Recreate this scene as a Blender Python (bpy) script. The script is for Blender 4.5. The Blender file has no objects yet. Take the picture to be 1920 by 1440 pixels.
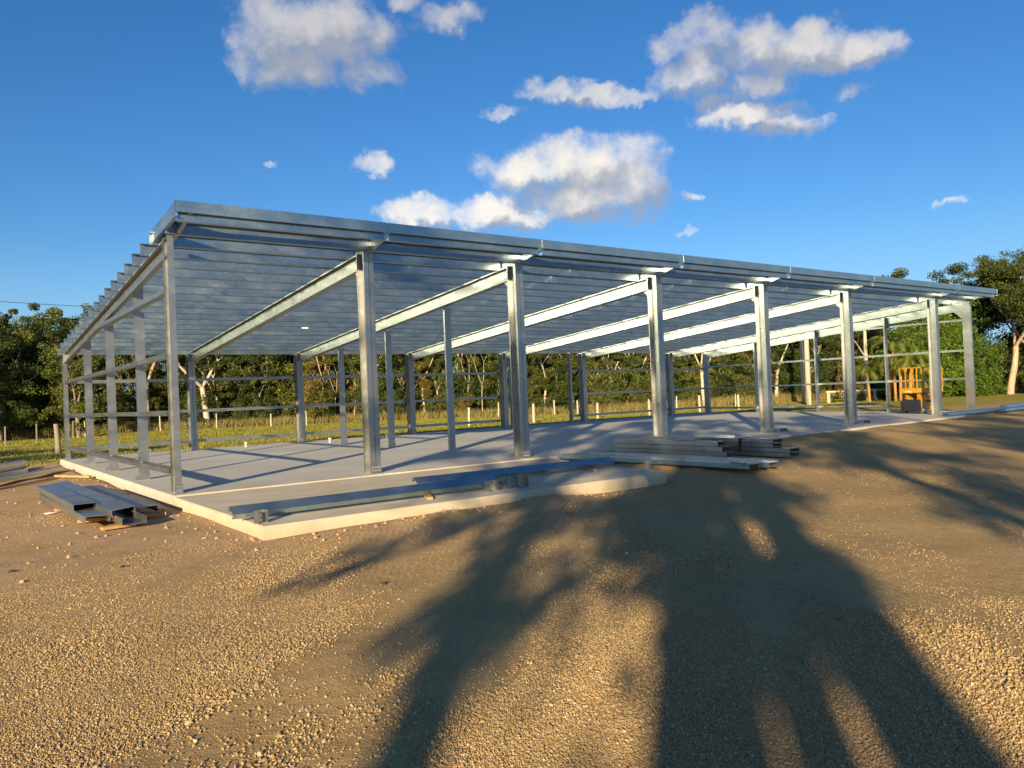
import bpy, bmesh, math, random
import numpy as np
from mathutils import Vector, Matrix
sc = bpy.context.scene
COL = sc.collection
PI = math.pi
rad = math.radians

# ------------------------------------------------------------------ camera
CAM = (-3.5754, -15.2826, 1.58)
yaw, pitch, roll = 0.6399, 0.0120, -0.0409
def cam_axes():
    cy, sy = math.cos(yaw), math.sin(yaw); cp, sp = math.cos(pitch), math.sin(pitch)
    cr, sr = math.cos(roll), math.sin(roll)
    f = Vector((sy*cp, cy*cp, sp)); r = Vector((cy, -sy, 0)); u = r.cross(f)
    return cr*r + sr*u, -sr*r + cr*u, f
r_, u_, f_ = cam_axes()
cd = bpy.data.cameras.new('camera'); cam = bpy.data.objects.new('camera', cd); COL.objects.link(cam)
M = Matrix(((r_.x, u_.x, -f_.x, CAM[0]), (r_.y, u_.y, -f_.y, CAM[1]), (r_.z, u_.z, -f_.z, CAM[2]), (0, 0, 0, 1)))
cam.matrix_world = M
cd.sensor_width = 36; cd.lens = 1465.93/1920*36; cd.clip_start = 0.05; cd.clip_end = 6000
sc.camera = cam

# ------------------------------------------------------------------ light
SUN_AZ, SUN_EL = rad(49.1+180), rad(13.8)      # azimuth clockwise from +Y
sd = Vector((math.sin(SUN_AZ)*math.cos(SUN_EL), math.cos(SUN_AZ)*math.cos(SUN_EL), math.sin(SUN_EL)))
sl = bpy.data.lights.new('sun', 'SUN'); sl.energy = 5.0; sl.angle = rad(0.55); sl.color = (1.0, 0.81, 0.50)
so = bpy.data.objects.new('sun', sl); COL.objects.link(so)
so.rotation_euler = sd.to_track_quat('Z', 'Y').to_euler()
so.location = (-30, -30, 40)
sc.view_settings.view_transform = 'Standard'; sc.view_settings.look = 'None'
sc.view_settings.gamma = 1; sc.view_settings.use_curve_mapping = False
sc.view_settings.exposure = 0.95
sc.render.engine = 'CYCLES'
sc.cycles.max_bounces = 8; sc.cycles.glossy_bounces = 4; sc.cycles.diffuse_bounces = 3
try: sc.cycles.use_denoising = True
except Exception: pass

# ------------------------------------------------------------------ node helpers
class NT:
    def __init__(s, tree): s.t = tree; s.n = tree.nodes; s.l = tree.links
    def new(s, typ, **kw):
        n = s.n.new(typ)
        for k, v in kw.items(): setattr(n, k, v)
        return n
    def set(s, sock, v):
        if isinstance(v, bpy.types.NodeSocket): s.l.new(v, sock)
        elif v is not None: sock.default_value = v
    def math(s, op, a, b=None, c=None, clamp=False):
        n = s.new('ShaderNodeMath', operation=op); n.use_clamp = clamp
        s.set(n.inputs[0], a)
        if b is not None: s.set(n.inputs[1], b)
        if c is not None: s.set(n.inputs[2], c)
        return n.outputs[0]
    def vmath(s, op, a, b=None, out=0):
        n = s.new('ShaderNodeVectorMath', operation=op); s.set(n.inputs[0], a)
        if b is not None: s.set(n.inputs[1], b)
        return n.outputs['Value'] if op in ('LENGTH', 'DOT_PRODUCT', 'DISTANCE') else n.outputs[0]
    def noise(s, vec, scale, detail=4, rough=.55, dist=0, out='Fac', dim='3D'):
        n = s.new('ShaderNodeTexNoise'); n.noise_dimensions = dim
        s.set(n.inputs['Vector'], vec); n.inputs['Scale'].default_value = scale
        n.inputs['Detail'].default_value = detail; n.inputs['Roughness'].default_value = rough
        n.inputs['Distortion'].default_value = dist
        return n.outputs[out]
    def vor(s, vec, scale, out='Distance', feature='F1', rnd=1):
        n = s.new('ShaderNodeTexVoronoi', feature=feature); s.set(n.inputs['Vector'], vec)
        n.inputs['Scale'].default_value = scale; n.inputs['Randomness'].default_value = rnd
        return n.outputs[out]
    def map(s, v, a, b, c=0, d=1, smooth=False):
        n = s.new('ShaderNodeMapRange'); n.interpolation_type = 'SMOOTHSTEP' if smooth else 'LINEAR'
        s.set(n.inputs['Value'], v)
        for i, x in zip(('From Min', 'From Max', 'To Min', 'To Max'), (a, b, c, d)): s.set(n.inputs[i], x)
        return n.outputs[0]
    def mix(s, f, a, b, typ='MIX'):
        n = s.new('ShaderNodeMix', data_type='RGBA', blend_type=typ)
        s.set(n.inputs[0], f)
        def c4(x): return (*x, 1) if isinstance(x, tuple) and len(x) == 3 else x
        s.set(n.inputs[6], c4(a)); s.set(n.inputs[7], c4(b))
        return n.outputs[2]
    def ramp(s, f, stops):
        n = s.new('ShaderNodeValToRGB'); s.set(n.inputs[0], f); cr = n.color_ramp
        while len(cr.elements) < len(stops): cr.elements.new(.5)
        for e, (p, c) in zip(cr.elements, stops): e.position = p; e.color = (*c, 1)
        return n.outputs[0]
    def bump(s, h, strength, dist, normal=None):
        n = s.new('ShaderNodeBump'); s.set(n.inputs['Height'], h)
        n.inputs['Strength'].default_value = strength; n.inputs['Distance'].default_value = dist
        if normal is not None: s.set(n.inputs['Normal'], normal)
        return n.outputs[0]
    def scale(s, vec, v):
        n = s.new('ShaderNodeMapping'); s.set(n.inputs['Vector'], vec); n.inputs['Scale'].default_value = v
        return n.outputs[0]

# ------------------------------------------------------------------ world: Nishita sky with fair weather cumulus
world = bpy.data.worlds.new('World'); sc.world = world; world.use_nodes = True
W = NT(world.node_tree); W.n.clear()
sky = W.new('ShaderNodeTexSky', sky_type='NISHITA'); sky.sun_disc = False
sky.sun_elevation = SUN_EL; sky.sun_rotation = SUN_AZ
sky.air_density = 1.0; sky.dust_density = 0.5; sky.ozone_density = 3.0; sky.altitude = 50
CLOUDS = [(-15.8,24.64,2.95,2.32),(-12.86,24.82,4.17,2.19),(-9.45,24.96,2.11,1.27),(-17.34,22.3,1.62,1.28),(-14.43,22.65,3.36,1.29),(-9.18,22.52,1.92,0.93),(-18.34,23.97,1.07,0.94),(-4.0,25.67,1.96,0.95),(-2.33,26.29,1.1,0.69),(-6.68,26.77,1.17,0.47),(12.21,23.06,1.57,0.87),(15.2,23.33,2.17,1.58),(13.99,21.2,2.74,1.31),(18.41,22.23,2.44,1.73),(21.19,21.78,3.01,1.56),(24.51,21.02,2.7,1.23),(18.67,20.24,2.43,1.14),(15.74,19.3,1.44,0.67),(17.5,18.23,3.15,0.84),(19.93,17.22,2.05,0.84),(22.16,17.22,0.67,0.66),(24.39,18.59,1.16,0.45),(4.02,21.25,2.33,0.75),(7.1,20.45,2.3,0.68),(10.17,20.26,1.89,0.54),(0.04,19.88,1.49,0.49),(6.12,16.01,4.79,1.96),(9.13,14.33,2.84,2.16),(2.19,15.5,3.12,1.45),(4.63,17.36,1.94,0.99),(6.02,13.75,4.98,1.54),(-0.91,16.36,1.33,0.87),(-6.51,13.18,2.52,1.11),(-1.05,13.05,2.94,1.3),(2.07,12.74,2.34,0.82),(13.24,13.18,1.18,0.32),(13.03,10.86,0.96,0.29),(-9.64,16.4,1.61,0.71),(-16.76,16.26,0.65,0.24),(29.98,11.04,1.16,0.23),
  (-48,22,6,2.2),(-43,24,4,1.6),(52,26,5,1.8),(58,20,6,1.8),(100,30,8,2.6),(-95,34,7,3.0),(150,24,7,2.2)]
gt = bpy.data.node_groups.new('cloud_field', 'ShaderNodeTree')
gt.interface.new_socket('P', in_out='INPUT', socket_type='NodeSocketVector')
gt.interface.new_socket('F', in_out='OUTPUT', socket_type='NodeSocketFloat')
G = NT(gt); gi = G.new('NodeGroupInput'); go = G.new('NodeGroupOutput')
acc = None
for (a, e, ra, re) in CLOUDS:
    mp = G.new('ShaderNodeVectorMath', operation='MULTIPLY_ADD'); G.set(mp.inputs[0], gi.outputs[0])
    ia, ie = 1/(ra*1.32), 1/(re*1.32)
    mp.inputs[1].default_value = (ia, ie, 0); mp.inputs[2].default_value = (-a*ia, -e*ie, 0)
    d = G.vmath('DOT_PRODUCT', mp.outputs[0], mp.outputs[0])
    w = max(.40, min(1.0, .28+ra/4.2))
    acc = G.math('MULTIPLY_ADD', d, -w, w, clamp=True) if acc is None else G.math('SMOOTH_MAX', acc, G.math('MULTIPLY_ADD', d, -w, w), .35)
G.set(go.inputs[0], acc)
tc = W.new('ShaderNodeTexCoord')
rot = W.new('ShaderNodeVectorRotate', rotation_type='Z_AXIS'); W.set(rot.inputs['Vector'], tc.outputs['Generated']); rot.inputs['Angle'].default_value = rad(36.66)
sp = W.new('ShaderNodeSeparateXYZ'); W.set(sp.inputs[0], rot.outputs[0])
az = W.math('MULTIPLY', W.math('ARCTAN2', sp.outputs[0], sp.outputs[1]), 180/PI)
el = W.math('MULTIPLY', W.math('ARCSINE', sp.outputs[2]), 180/PI)
cb = W.new('ShaderNodeCombineXYZ'); W.set(cb.inputs[0], az); W.set(cb.inputs[1], el)
P = cb.outputs[0]
wn = W.noise(P, .38, 5, .6, out='Color')
warp = W.vmath('MULTIPLY', W.vmath('SUBTRACT', wn, (.5, .5, .5)), (3.2, 2.6, 0))
wn2 = W.noise(P, 1.6, 4, .6, out='Color')
warp2 = W.vmath('MULTIPLY', W.vmath('SUBTRACT', wn2, (.5, .5, .5)), (.9, .7, 0))
PW = W.vmath('ADD', W.vmath('ADD', P, warp), warp2)
def field(Pv):
    g = W.new('ShaderNodeGroup'); g.node_tree = gt; W.set(g.inputs[0], Pv); return g.outputs[0]
F1 = field(PW); F2 = field(W.vmath('ADD', PW, (-1.1, 1.5, 0)))
fb = W.noise(P, .5, 8, .53)
fc = W.noise(P, .33, 4, .5); fc2 = W.noise(W.vmath('ADD', P, (-.5, .6, 0)), .33, 4, .5)
D1 = W.math('ADD', F1, W.math('MULTIPLY', W.math('SUBTRACT', fb, .5), 1.55))
dens = W.map(D1, -.03, 1.08, smooth=True)
dens = W.math('MULTIPLY', dens, W.map(F1, 0, .16, smooth=True))
lit = W.math('ADD', W.math('MULTIPLY', W.math('SUBTRACT', F1, F2), 1.25), W.math('MULTIPLY', W.math('SUBTRACT', fc, fc2), 1.1))
lit = W.math('ADD', W.map(lit, -.55, .62, smooth=True), W.math('MULTIPLY', W.map(F1, .15, .6), -.12))
lit = W.math('ADD', lit, W.math('MULTIPLY', W.map(el, 15, 25), -.42))
ccol = W.ramp(lit, [(0, (2.5, 2.75, 3.3)), (.45, (4.2, 4.15, 4.3)), (.95, (7.6, 7.1, 6.3))])
hs = W.new('ShaderNodeHueSaturation'); W.set(hs.inputs['Color'], sky.outputs[0]); hs.inputs['Saturation'].default_value = 1.22
tint = W.mix(1.0, hs.outputs[0], (.72, .85, 1.02), 'MULTIPLY')
tint = W.mix(W.map(el, 12, 0, 0, .75, smooth=True), tint, (2.1, 4.0, 6.2))
skyc = W.mix(W.math('MULTIPLY', dens, .97), tint, ccol)
bg = W.new('ShaderNodeBackground'); W.set(bg.inputs[0], skyc); bg.inputs[1].default_value = 0.075
wo = W.new('ShaderNodeOutputWorld'); W.l.new(bg.outputs[0], wo.inputs[0])
world.cycles.sampling_method = 'MANUAL'; world.cycles.sample_map_resolution = 512

# ------------------------------------------------------------------ materials
def mat(name):
    m = bpy.data.materials.new(name); m.use_nodes = True; t = NT(m.node_tree)
    b = m.node_tree.nodes['Principled BSDF']; return m, t, b
def simple(name, col, rough=.7, metal=0, var=.25, nscale=6, bump=0):
    m, t, b = mat(name); tc = t.new('ShaderNodeTexCoord')
    n = t.noise(tc.outputs['Object'], nscale, 5, .6)
    c = t.mix(n, tuple(x*(1-var) for x in col), tuple(min(1, x*(1+var)) for x in col))
    t.set(b.inputs['Base Color'], c); b.inputs['Roughness'].default_value = rough; b.inputs['Metallic'].default_value = metal
    if bump: t.set(b.inputs['Normal'], t.bump(t.noise(tc.outputs['Object'], nscale*8, 4), bump, .01))
    return m
def steel(name, base=(.385, .387, .377), metal=.88, r0=.26, r1=.46):
    m, t, b = mat(name); tc = t.new('ShaderNodeTexCoord'); geo = t.new('ShaderNodeNewGeometry')
    P = geo.outputs['Position']; oi = t.new('ShaderNodeObjectInfo')
    big = t.noise(t.scale(P, (1, 1, 2)), 1.6, 5, .6)
    sp = t.vor(P, 38, 'Color'); sb = t.new('ShaderNodeSeparateColor'); t.set(sb.inputs[0], sp)
    streak = t.noise(t.scale(tc.outputs['Object'], (20, 20, .8)), 3, 3)
    f = t.math('ADD', t.math('MULTIPLY', big, .62), t.math('MULTIPLY', sb.outputs[0], .12))
    f = t.math('ADD', f, t.math('MULTIPLY', streak, .26))
    f = t.math('ADD', f, t.math('MULTIPLY', t.math('SUBTRACT', oi.outputs['Random'], .5), .12))
    c = t.mix(f, tuple(x*.64 for x in base), tuple(min(1, x*1.3) for x in base))
    blotch = t.map(t.noise(P, 3.2, 7, .68), .52, .74)
    c = t.mix(t.math('MULTIPLY', blotch, .5), c, (.62, .64, .62))
    t.set(b.inputs['Base Color'], c); b.inputs['Metallic'].default_value = metal
    t.set(b.inputs['Roughness'], t.map(t.math('ADD', t.math('MULTIPLY', big, .85), t.math('MULTIPLY', sb.outputs[1], .15)), .3, .7, r0, r1))
    t.set(b.inputs['Normal'], t.bump(t.noise(P, 2.2, 2, .5), .10, .02))
    return m
M_STEEL = steel('galvanised_steel')
M_PURLIN = steel('galvanised_purlin', (.36, .455, .49), .92, .26, .48)
M_BOLT = simple('bolt_zinc', (.55, .55, .5), .4, .8)
M_DARKSTEEL = simple('dark_steel', (.03, .035, .05), .5, .3)  # plain near-black blue steel colour, not assigned to any object
M_PVC = simple('white_pvc', (.75, .75, .72), .4)
M_TIMBER = simple('sawn_pine', (.46, .25, .09), .75, 0, .3, 9, .2)
M_POST = simple('weathered_white_post', (.50, .44, .33), .85, 0, .2, 5, .3)
M_OLDPOST = simple('weathered_timber', (.24, .20, .15), .9, 0, .35, 6, .5)
M_POLE = simple('pale_power_pole', (.42, .38, .30), .85, 0, .2, 3, .3)
M_WIRE = simple('wire', (.12, .12, .12), .5, .6)
M_LINE = simple('power_line', (.03, .04, .06), .6)
M_ORANGE = simple('orange_paint', (.42, .205, .020), .5, 0, .4, 4)
M_BLACK = simple('black_plastic', (.012, .013, .02), .45, 0, .3)
M_RUBBER = simple('grey_tyre', (.10, .10, .10), .8)
M_YELLOW = simple('yellow_decal', (.75, .5, .04), .5)
M_WHITE = simple('white_label', (.8, .8, .8), .5)
M_STRAP = simple('black_strap', (.01, .01, .01), .6)
M_BLUEW = simple('pale_blue_tarp', (.10, .25, .55), .6)

def concrete(name, c0, c1, rough):
    m, t, b = mat(name); geo = t.new('ShaderNodeNewGeometry'); P = geo.outputs['Position']
    n1 = t.noise(P, .35, 6, .6, .6); n2 = t.noise(t.scale(P, (.5, 2.2, 1)), 1.3, 5, .65); n3 = t.noise(P, 14, 5, .7)
    f = t.math('ADD', t.math('MULTIPLY', n1, .55), t.math('ADD', t.math('MULTIPLY', n2, .35), t.math('MULTIPLY', n3, .1)))
    c = t.mix(t.map(f, .3, .72), c0, c1)
    st = t.map(t.noise(P, .9, 7, .7), .60, .66, 0, .3)
    c = t.mix(st, c, tuple(x*.8 for x in c0))
    sx = t.new('ShaderNodeSeparateXYZ'); t.set(sx.inputs[0], P)
    dust = t.math('MULTIPLY', t.map(t.math('ADD', sx.outputs[1], t.math('MULTIPLY', n1, 1.5)), 2.2, -.2, smooth=True), t.map(t.noise(P, 1.1, 6, .7), .38, .62, 0, .55))
    c = t.mix(dust, c, (.46, .35, .22))
    t.set(b.inputs['Base Color'], c)
    jx = None
    for gxx in (4.02, 8.08, 13.05, 18.02, 23.0, 29.5):
        dd_ = t.math('ABSOLUTE', t.math('SUBTRACT', sx.outputs[0], gxx+.45)); jx = dd_ if jx is None else t.math('MINIMUM', jx, dd_)
    jy = t.math('ABSOLUTE', t.math('SUBTRACT', sx.outputs[1], 7.3))
    cut = t.math('MULTIPLY', t.map(t.math('MINIMUM', jx, jy), .004, .012, .55, 0), t.map(sx.outputs[1], -.5, -.3))
    c = t.mix(cut, c, (.12, .11, .10))
    side = t.map(sx.outputs[2], -.03, -.2, 0, .55); c = t.mix(t.math('MULTIPLY', side, t.map(n3, .35, .6, .35, 1)), c, (.42, .30, .17))
    t.set(b.inputs['Base Color'], c)
    b.inputs['Specular IOR Level'].default_value = .35
    t.set(b.inputs['Roughness'], t.map(n2, .3, .7, rough-.1, rough+.12))
    t.set(b.inputs['Normal'], t.bump(t.math('ADD', n3, t.math('MULTIPLY', t.noise(P, 90, 3), .3)), .1, .004))
    return m
M_SLAB = concrete('slab_concrete', (.42, .405, .365), (.64, .60, .53), .7)
M_APRON = concrete('apron_concrete', (.50, .44, .335), (.64, .565, .44), .85)

def ground_mat():
    m, t, b = mat('gravel_ground'); geo = t.new('ShaderNodeNewGeometry'); P = geo.outputs['Position']
    big = t.noise(P, .22, 6, .6, .5); med = t.noise(P, 1.7, 6, .65); fine = t.noise(P, 28, 6, .75)
    peb = t.vor(P, 55); peb2 = t.vor(P, 110); pc = t.vor(P, 55, 'Color')
    s = t.new('ShaderNodeSeparateColor'); t.set(s.inputs[0], pc)
    at = t.new('ShaderNodeAttribute'); at.attribute_name = 'grav'; gv = at.outputs['Fac']
    c = t.ramp(t.math('ADD', t.math('MULTIPLY', big, .5), t.math('MULTIPLY', med, .5)),
        [(.25, (.38, .24, .10)), (.5, (.49, .325, .14)), (.75, (.56, .385, .175))])
    c = t.mix(t.math('MULTIPLY', t.map(s.outputs[0], .0, 1, 0, .5), gv), c, (.50, .37, .22))
    c = t.mix(t.math('MULTIPLY', t.map(s.outputs[1], .66, 1, 0, .55), gv), c, (.15, .10, .06))
    c = t.mix(t.map(fine, .35, .7, .22, 0), c, (.16, .10, .05))
    c = t.mix(t.map(t.noise(P, 11, 7, .8), .44, .60, .22, 0), c, (.20, .125, .055))
    c = t.mix(t.map(t.vor(P, 9), .05, .16, .4, 0), c, (.60, .46, .27))
    # reddish clay close to the slab and dry grass beyond it
    sx = t.new('ShaderNodeSeparateXYZ'); t.set(sx.inputs[0], P)
    # clay near the left of the slab
    cl = t.math('MULTIPLY', t.map(sx.outputs[1], -9, -4, smooth=True), t.map(med, .35, .6, .15, .75))
    c = t.mix(t.math('MULTIPLY', cl, t.map(sx.outputs[0], 9, 3)), c, (.52, .33, .19))
    # grey crusher dust patch on the right
    d = t.vmath('DISTANCE', t.scale(P, (.22, 1, 1)), (26*.22, -7.5, 0))
    c = t.mix(t.map(t.math('ADD', d, t.math('MULTIPLY', med, 1.8)), 2.6, 1.4, 0, .6, ), c, (.38, .35, .31))
    # grass field mask
    def gm():
        wob = t.math('MULTIPLY', t.math('SUBTRACT', t.noise(P, .5, 5, .7), .5), 2.5)
        y = t.math('ADD', sx.outputs[1], wob); x = t.math('ADD', sx.outputs[0], wob)
        a = t.map(y, 15.2, 16.2)
        far = t.map(x, 46, 49)
        rr = t.math('MULTIPLY', far, t.map(y, -2.5, 1.5))
        bb = t.math('MULTIPLY', t.map(x, 33.6, 36.5), t.map(y, 2.5, 5.5))
        far2 = t.map(t.math('ADD', x, y), 80, 95)
        return t.math('MAXIMUM', t.math('MAXIMUM', a, rr), t.math('MAXIMUM', bb, far2))
    g = gm()
    gn = t.noise(P, .35, 6, .7); gf = t.noise(P, 9, 5, .7)
    gc = t.ramp(t.math('ADD', t.math('MULTIPLY', gn, .6), t.math('MULTIPLY', gf, .4)),
        [(.30, (.16, .15, .02)), (.5, (.30, .25, .04)), (.68, (.46, .345, .08)), (.8, (.44, .30, .12))])
    c = t.mix(g, c, gc)
    t.set(b.inputs['Base Color'], c); b.inputs['Roughness'].default_value = .92
    b.inputs['Specular IOR Level'].default_value = .2
    rp = t.new('ShaderNodeMapping'); t.set(rp.inputs[0], P); rp.inputs['Rotation'].default_value = (0, 0, rad(33))
    wv = t.new('ShaderNodeTexWave'); t.set(wv.inputs['Vector'], rp.outputs[0]); wv.inputs['Scale'].default_value = 3.6; wv.inputs['Distortion'].default_value = 5; wv.inputs['Detail'].default_value = 3; wv.inputs['Detail Scale'].default_value = 2.2
    lane = t.map(t.noise(t.scale(rp.outputs[0], (.12, 1, 1)), .9, 3), .50, .60)
    track = t.math('ADD', t.noise(P, 4, 5, .65), t.math('MULTIPLY', t.math('MULTIPLY', wv.outputs[0], lane), .2))
    h = t.math('ADD', t.math('MULTIPLY', peb, t.map(gv, 0, 1, -.06, -.5)), t.math('MULTIPLY', peb2, t.map(gv, 0, 1, -.12, -.25)))
    n1 = t.bump(track, .42, .05)
    n2 = t.bump(h, .85, .028, n1); n3 = t.bump(fine, .45, .010, n2)
    t.set(b.inputs['Normal'], n3)
    return m
M_GROUND = ground_mat()
def stone_mat():
    m, t, b = mat('gravel_stone'); oi = t.new('ShaderNodeObjectInfo'); geo = t.new('ShaderNodeNewGeometry')
    n = t.noise(geo.outputs['Position'], 60, 3)
    c = t.ramp(oi.outputs['Random'], [(0, (.22, .14, .065)), (.4, (.40, .265, .115)), (.8, (.49, .335, .155)), (1, (.58, .44, .26))])
    c = t.mix(t.map(n, .3, .7, .3, 0), c, (.15, .1, .06))
    t.set(b.inputs['Base Color'], c); b.inputs['Roughness'].default_value = .85
    return m
M_STONE = stone_mat()

def leaf_mat(name, c0, c1, c2, trans=.25):
    m, t, b = mat(name); geo = t.new('ShaderNodeNewGeometry'); oi = t.new('ShaderNodeObjectInfo')
    r = geo.outputs['Random Per Island']
    n = t.noise(geo.outputs['Position'], .8, 3)
    f = t.math('ADD', t.math('MULTIPLY', r, .55), t.math('MULTIPLY', n, .45))
    f = t.math('ADD', f, t.math('MULTIPLY', t.math('SUBTRACT', oi.outputs['Random'], .5), .3))
    c = t.ramp(f, [(.15, c0), (.5, c1), (.85, c2)])
    t.set(b.inputs['Base Color'], c); b.inputs['Roughness'].default_value = .5
    b.inputs['Specular IOR Level'].default_value = .3
    tr = t.new('ShaderNodeBsdfTranslucent'); t.set(tr.inputs[0], c)
    ms = t.new('ShaderNodeMixShader'); ms.inputs[0].default_value = trans
    out = t.n['Material Output']
    t.l.new(b.outputs[0], ms.inputs[1]); t.l.new(tr.outputs[0], ms.inputs[2]); t.l.new(ms.outputs[0], out.inputs[0])
    return m
L_OLIVE = leaf_mat('gum_leaves', (.030, .045, .009), (.086, .110, .018), (.19, .185, .04))
L_DARK = leaf_mat('dark_gum_leaves', (.015, .028, .007), (.048, .074, .015), (.125, .14, .03))
L_GREEN = leaf_mat('lush_leaves', (.025, .055, .005), (.08, .145, .010), (.20, .27, .03))
L_GOLD = leaf_mat('golden_leaves', (.06, .05, .012), (.13, .105, .022), (.25, .19, .05))
L_PALM = leaf_mat('palm_fronds', (.06, .09, .01), (.14, .17, .02), (.26, .25, .05))
L_GRASS = leaf_mat('dry_grass_blades', (.12, .12, .03), (.26, .21, .06), (.42, .32, .13))
def bark(name, a, b2):
    m, t, b = mat(name); tc = t.new('ShaderNodeTexCoord')
    n = t.noise(t.scale(tc.outputs['Object'], (2.5, 2.5, .6)), 2, 6, .65)
    t.set(b.inputs['Base Color'], t.ramp(n, [(.3, a), (.65, b2)])); b.inputs['Roughness'].default_value = .85
    t.set(b.inputs['Normal'], t.bump(n, .3, .03)); return m
B_PALE = bark('pale_bark', (.34, .25, .18), (.62, .52, .41))
B_GREY = bark('grey_bark', (.11, .085, .06), (.30, .23, .165))
B_PINK = bark('pink_bark', (.34, .19, .12), (.58, .40, .28))
B_PALM = bark('palm_trunk', (.30, .20, .10), (.60, .28, .06))

# ------------------------------------------------------------------ object helpers
def link(o, parent=None):
    COL.objects.link(o)
    if parent is not None: o.parent = parent
    return o
def mk(name, verts, faces, m, parent=None, smooth=False):
    me = bpy.data.meshes.new(name); me.from_pydata([tuple(v) for v in verts], [], faces); me.update()
    me.materials.append(m)
    if smooth: me.polygons.foreach_set('use_smooth', [True]*len(me.polygons))
    return link(bpy.data.objects.new(name, me), parent)
def inst(name, me, loc=(0,0,0), parent=None, rz=0, s=None):
    o = bpy.data.objects.new(name, me); link(o, parent); o.location = loc; o.rotation_euler = (0, 0, rz)
    if s is not None: o.scale = s if isinstance(s, tuple) else (s, s, s)
    return o
def tag(o, label=None, cat=None, group=None, kind=None):
    if label: o['label'] = label
    if cat: o['category'] = cat
    if group: o['group'] = group
    if kind: o['kind'] = kind
    return o
def empty(name, loc=(0,0,0), rz=0):
    o = bpy.data.objects.new(name, None); COL.objects.link(o); o.location = loc; o.rotation_euler = (0, 0, rz)
    o.empty_display_size = .2
    return o
class MB:
    def __init__(s): s.v = []; s.f = []
    def add(s, vs, fs):
        k = len(s.v); s.v += [tuple(x) for x in vs]; s.f += [tuple(i+k for i in f) for f in fs]; return s
    def box(s, x0, x1, y0, y1, z0, z1):
        return s.add([(x0,y0,z0),(x1,y0,z0),(x1,y1,z0),(x0,y1,z0),(x0,y0,z1),(x1,y0,z1),(x1,y1,z1),(x0,y1,z1)],
            [(0,3,2,1),(4,5,6,7),(0,1,5,4),(1,2,6,5),(2,3,7,6),(3,0,4,7)])
    def prism(s, outline, P0, P1, U, V):
        P0 = Vector(P0); P1 = Vector(P1); U = Vector(U); V = Vector(V); n = len(outline)
        vs = [P0+U*a+V*b for a, b in outline] + [P1+U*a+V*b for a, b in outline]
        fs = [(i, (i+1) % n, n+(i+1) % n, n+i) for i in range(n)] + [tuple(range(n))[::-1], tuple(range(n, 2*n))]
        return s.add(vs, fs)
    def bar(s, P0, P1, w, h, up=(0,0,1)):
        P0 = Vector(P0); P1 = Vector(P1); d = (P1-P0).normalized(); U = d.cross(Vector(up))
        if U.length < 1e-4: U = Vector((1, 0, 0))
        U.normalize(); V = U.cross(d)
        return s.prism([(-w/2,-h/2),(w/2,-h/2),(w/2,h/2),(-w/2,h/2)], P0, P1, U, V)
    def tube(s, pts, rs, n=8, cap=True):
        pts = [Vector(p) for p in pts]; k = len(s.v); prev = None
        for i, p in enumerate(pts):
            d = (pts[min(i+1, len(pts)-1)] - pts[max(i-1, 0)]).normalized()
            a = Vector((1, 0, 0)) if abs(d.x) < .9 else Vector((0, 1, 0))
            if prev is not None: a = prev
            U = (a - d*a.dot(d)).normalized(); V = d.cross(U); prev = U
            r = rs[i] if isinstance(rs, (list, tuple)) else rs
            for j in range(n):
                t = 2*PI*j/n; s.v.append(tuple(p + U*(r*math.cos(t)) + V*(r*math.sin(t))))
        for i in range(len(pts)-1):
            for j in range(n):
                a = k+i*n+j; b = k+i*n+(j+1) % n; s.f.append((a, b, b+n, a+n))
        if cap:
            s.f.append(tuple(k+j for j in range(n))[::-1]); s.f.append(tuple(k+(len(pts)-1)*n+j for j in range(n)))
        return s
    def build(s, name, m, parent=None, smooth=False):
        o = mk(name, s.v, s.f, m, parent, smooth)
        bm = bmesh.new(); bm.from_mesh(o.data); bmesh.ops.recalc_face_normals(bm, faces=bm.faces[:]); bm.to_mesh(o.data); bm.free()
        return o
def Csec(d, b, l=.02, t=.005):     # web on x=0, opens to +x, height d along y
    return [(0,0),(b,0),(b,l),(b-t,l),(b-t,t),(t,t),(t,d-t),(b-t,d-t),(b-t,d-l),(b,d-l),(b,d),(0,d)]
def Zsec(d, b, l=.018, t=.005):    # web on x=0, top flange to -x, bottom flange to +x
    return [(0,0),(b,0),(b,l),(b-t,l),(b-t,t),(t,t),(t,d),(-b,d),(-b,d-l),(-b+t,d-l),(-b+t,d-t),(0,d-t)]

def fbm2(x, y, seed, base):
    q = np.random.default_rng(seed); s = 0
    for o in range(5):
        for _ in range(4):
            a = q.uniform(0, 2*PI); p = q.uniform(0, 2*PI); k = base*1.9**o
            s = s + .5/1.55**o*np.sin(k*(x*math.cos(a)+y*math.sin(a))+p)
    return s
def band_f(x, y):                            # wheel tracks: gravel pushed into windrows between smooth bands
    x = np.asarray(x, float); y = np.asarray(y, float); ta = rad(57)
    al = x*math.sin(ta)+y*math.cos(ta); ac = x*math.cos(ta)-y*math.sin(ta)+.012*(al+12)**2
    b = 1.9*fbm2(ac, al*.10, 3, 1.25)+.38*fbm2(x, y, 4, 3.0)
    near = np.clip((9.5-np.hypot(x-CAM[0], y-CAM[1]))/4, -1, 1)
    return b + .55*near - .25
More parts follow.
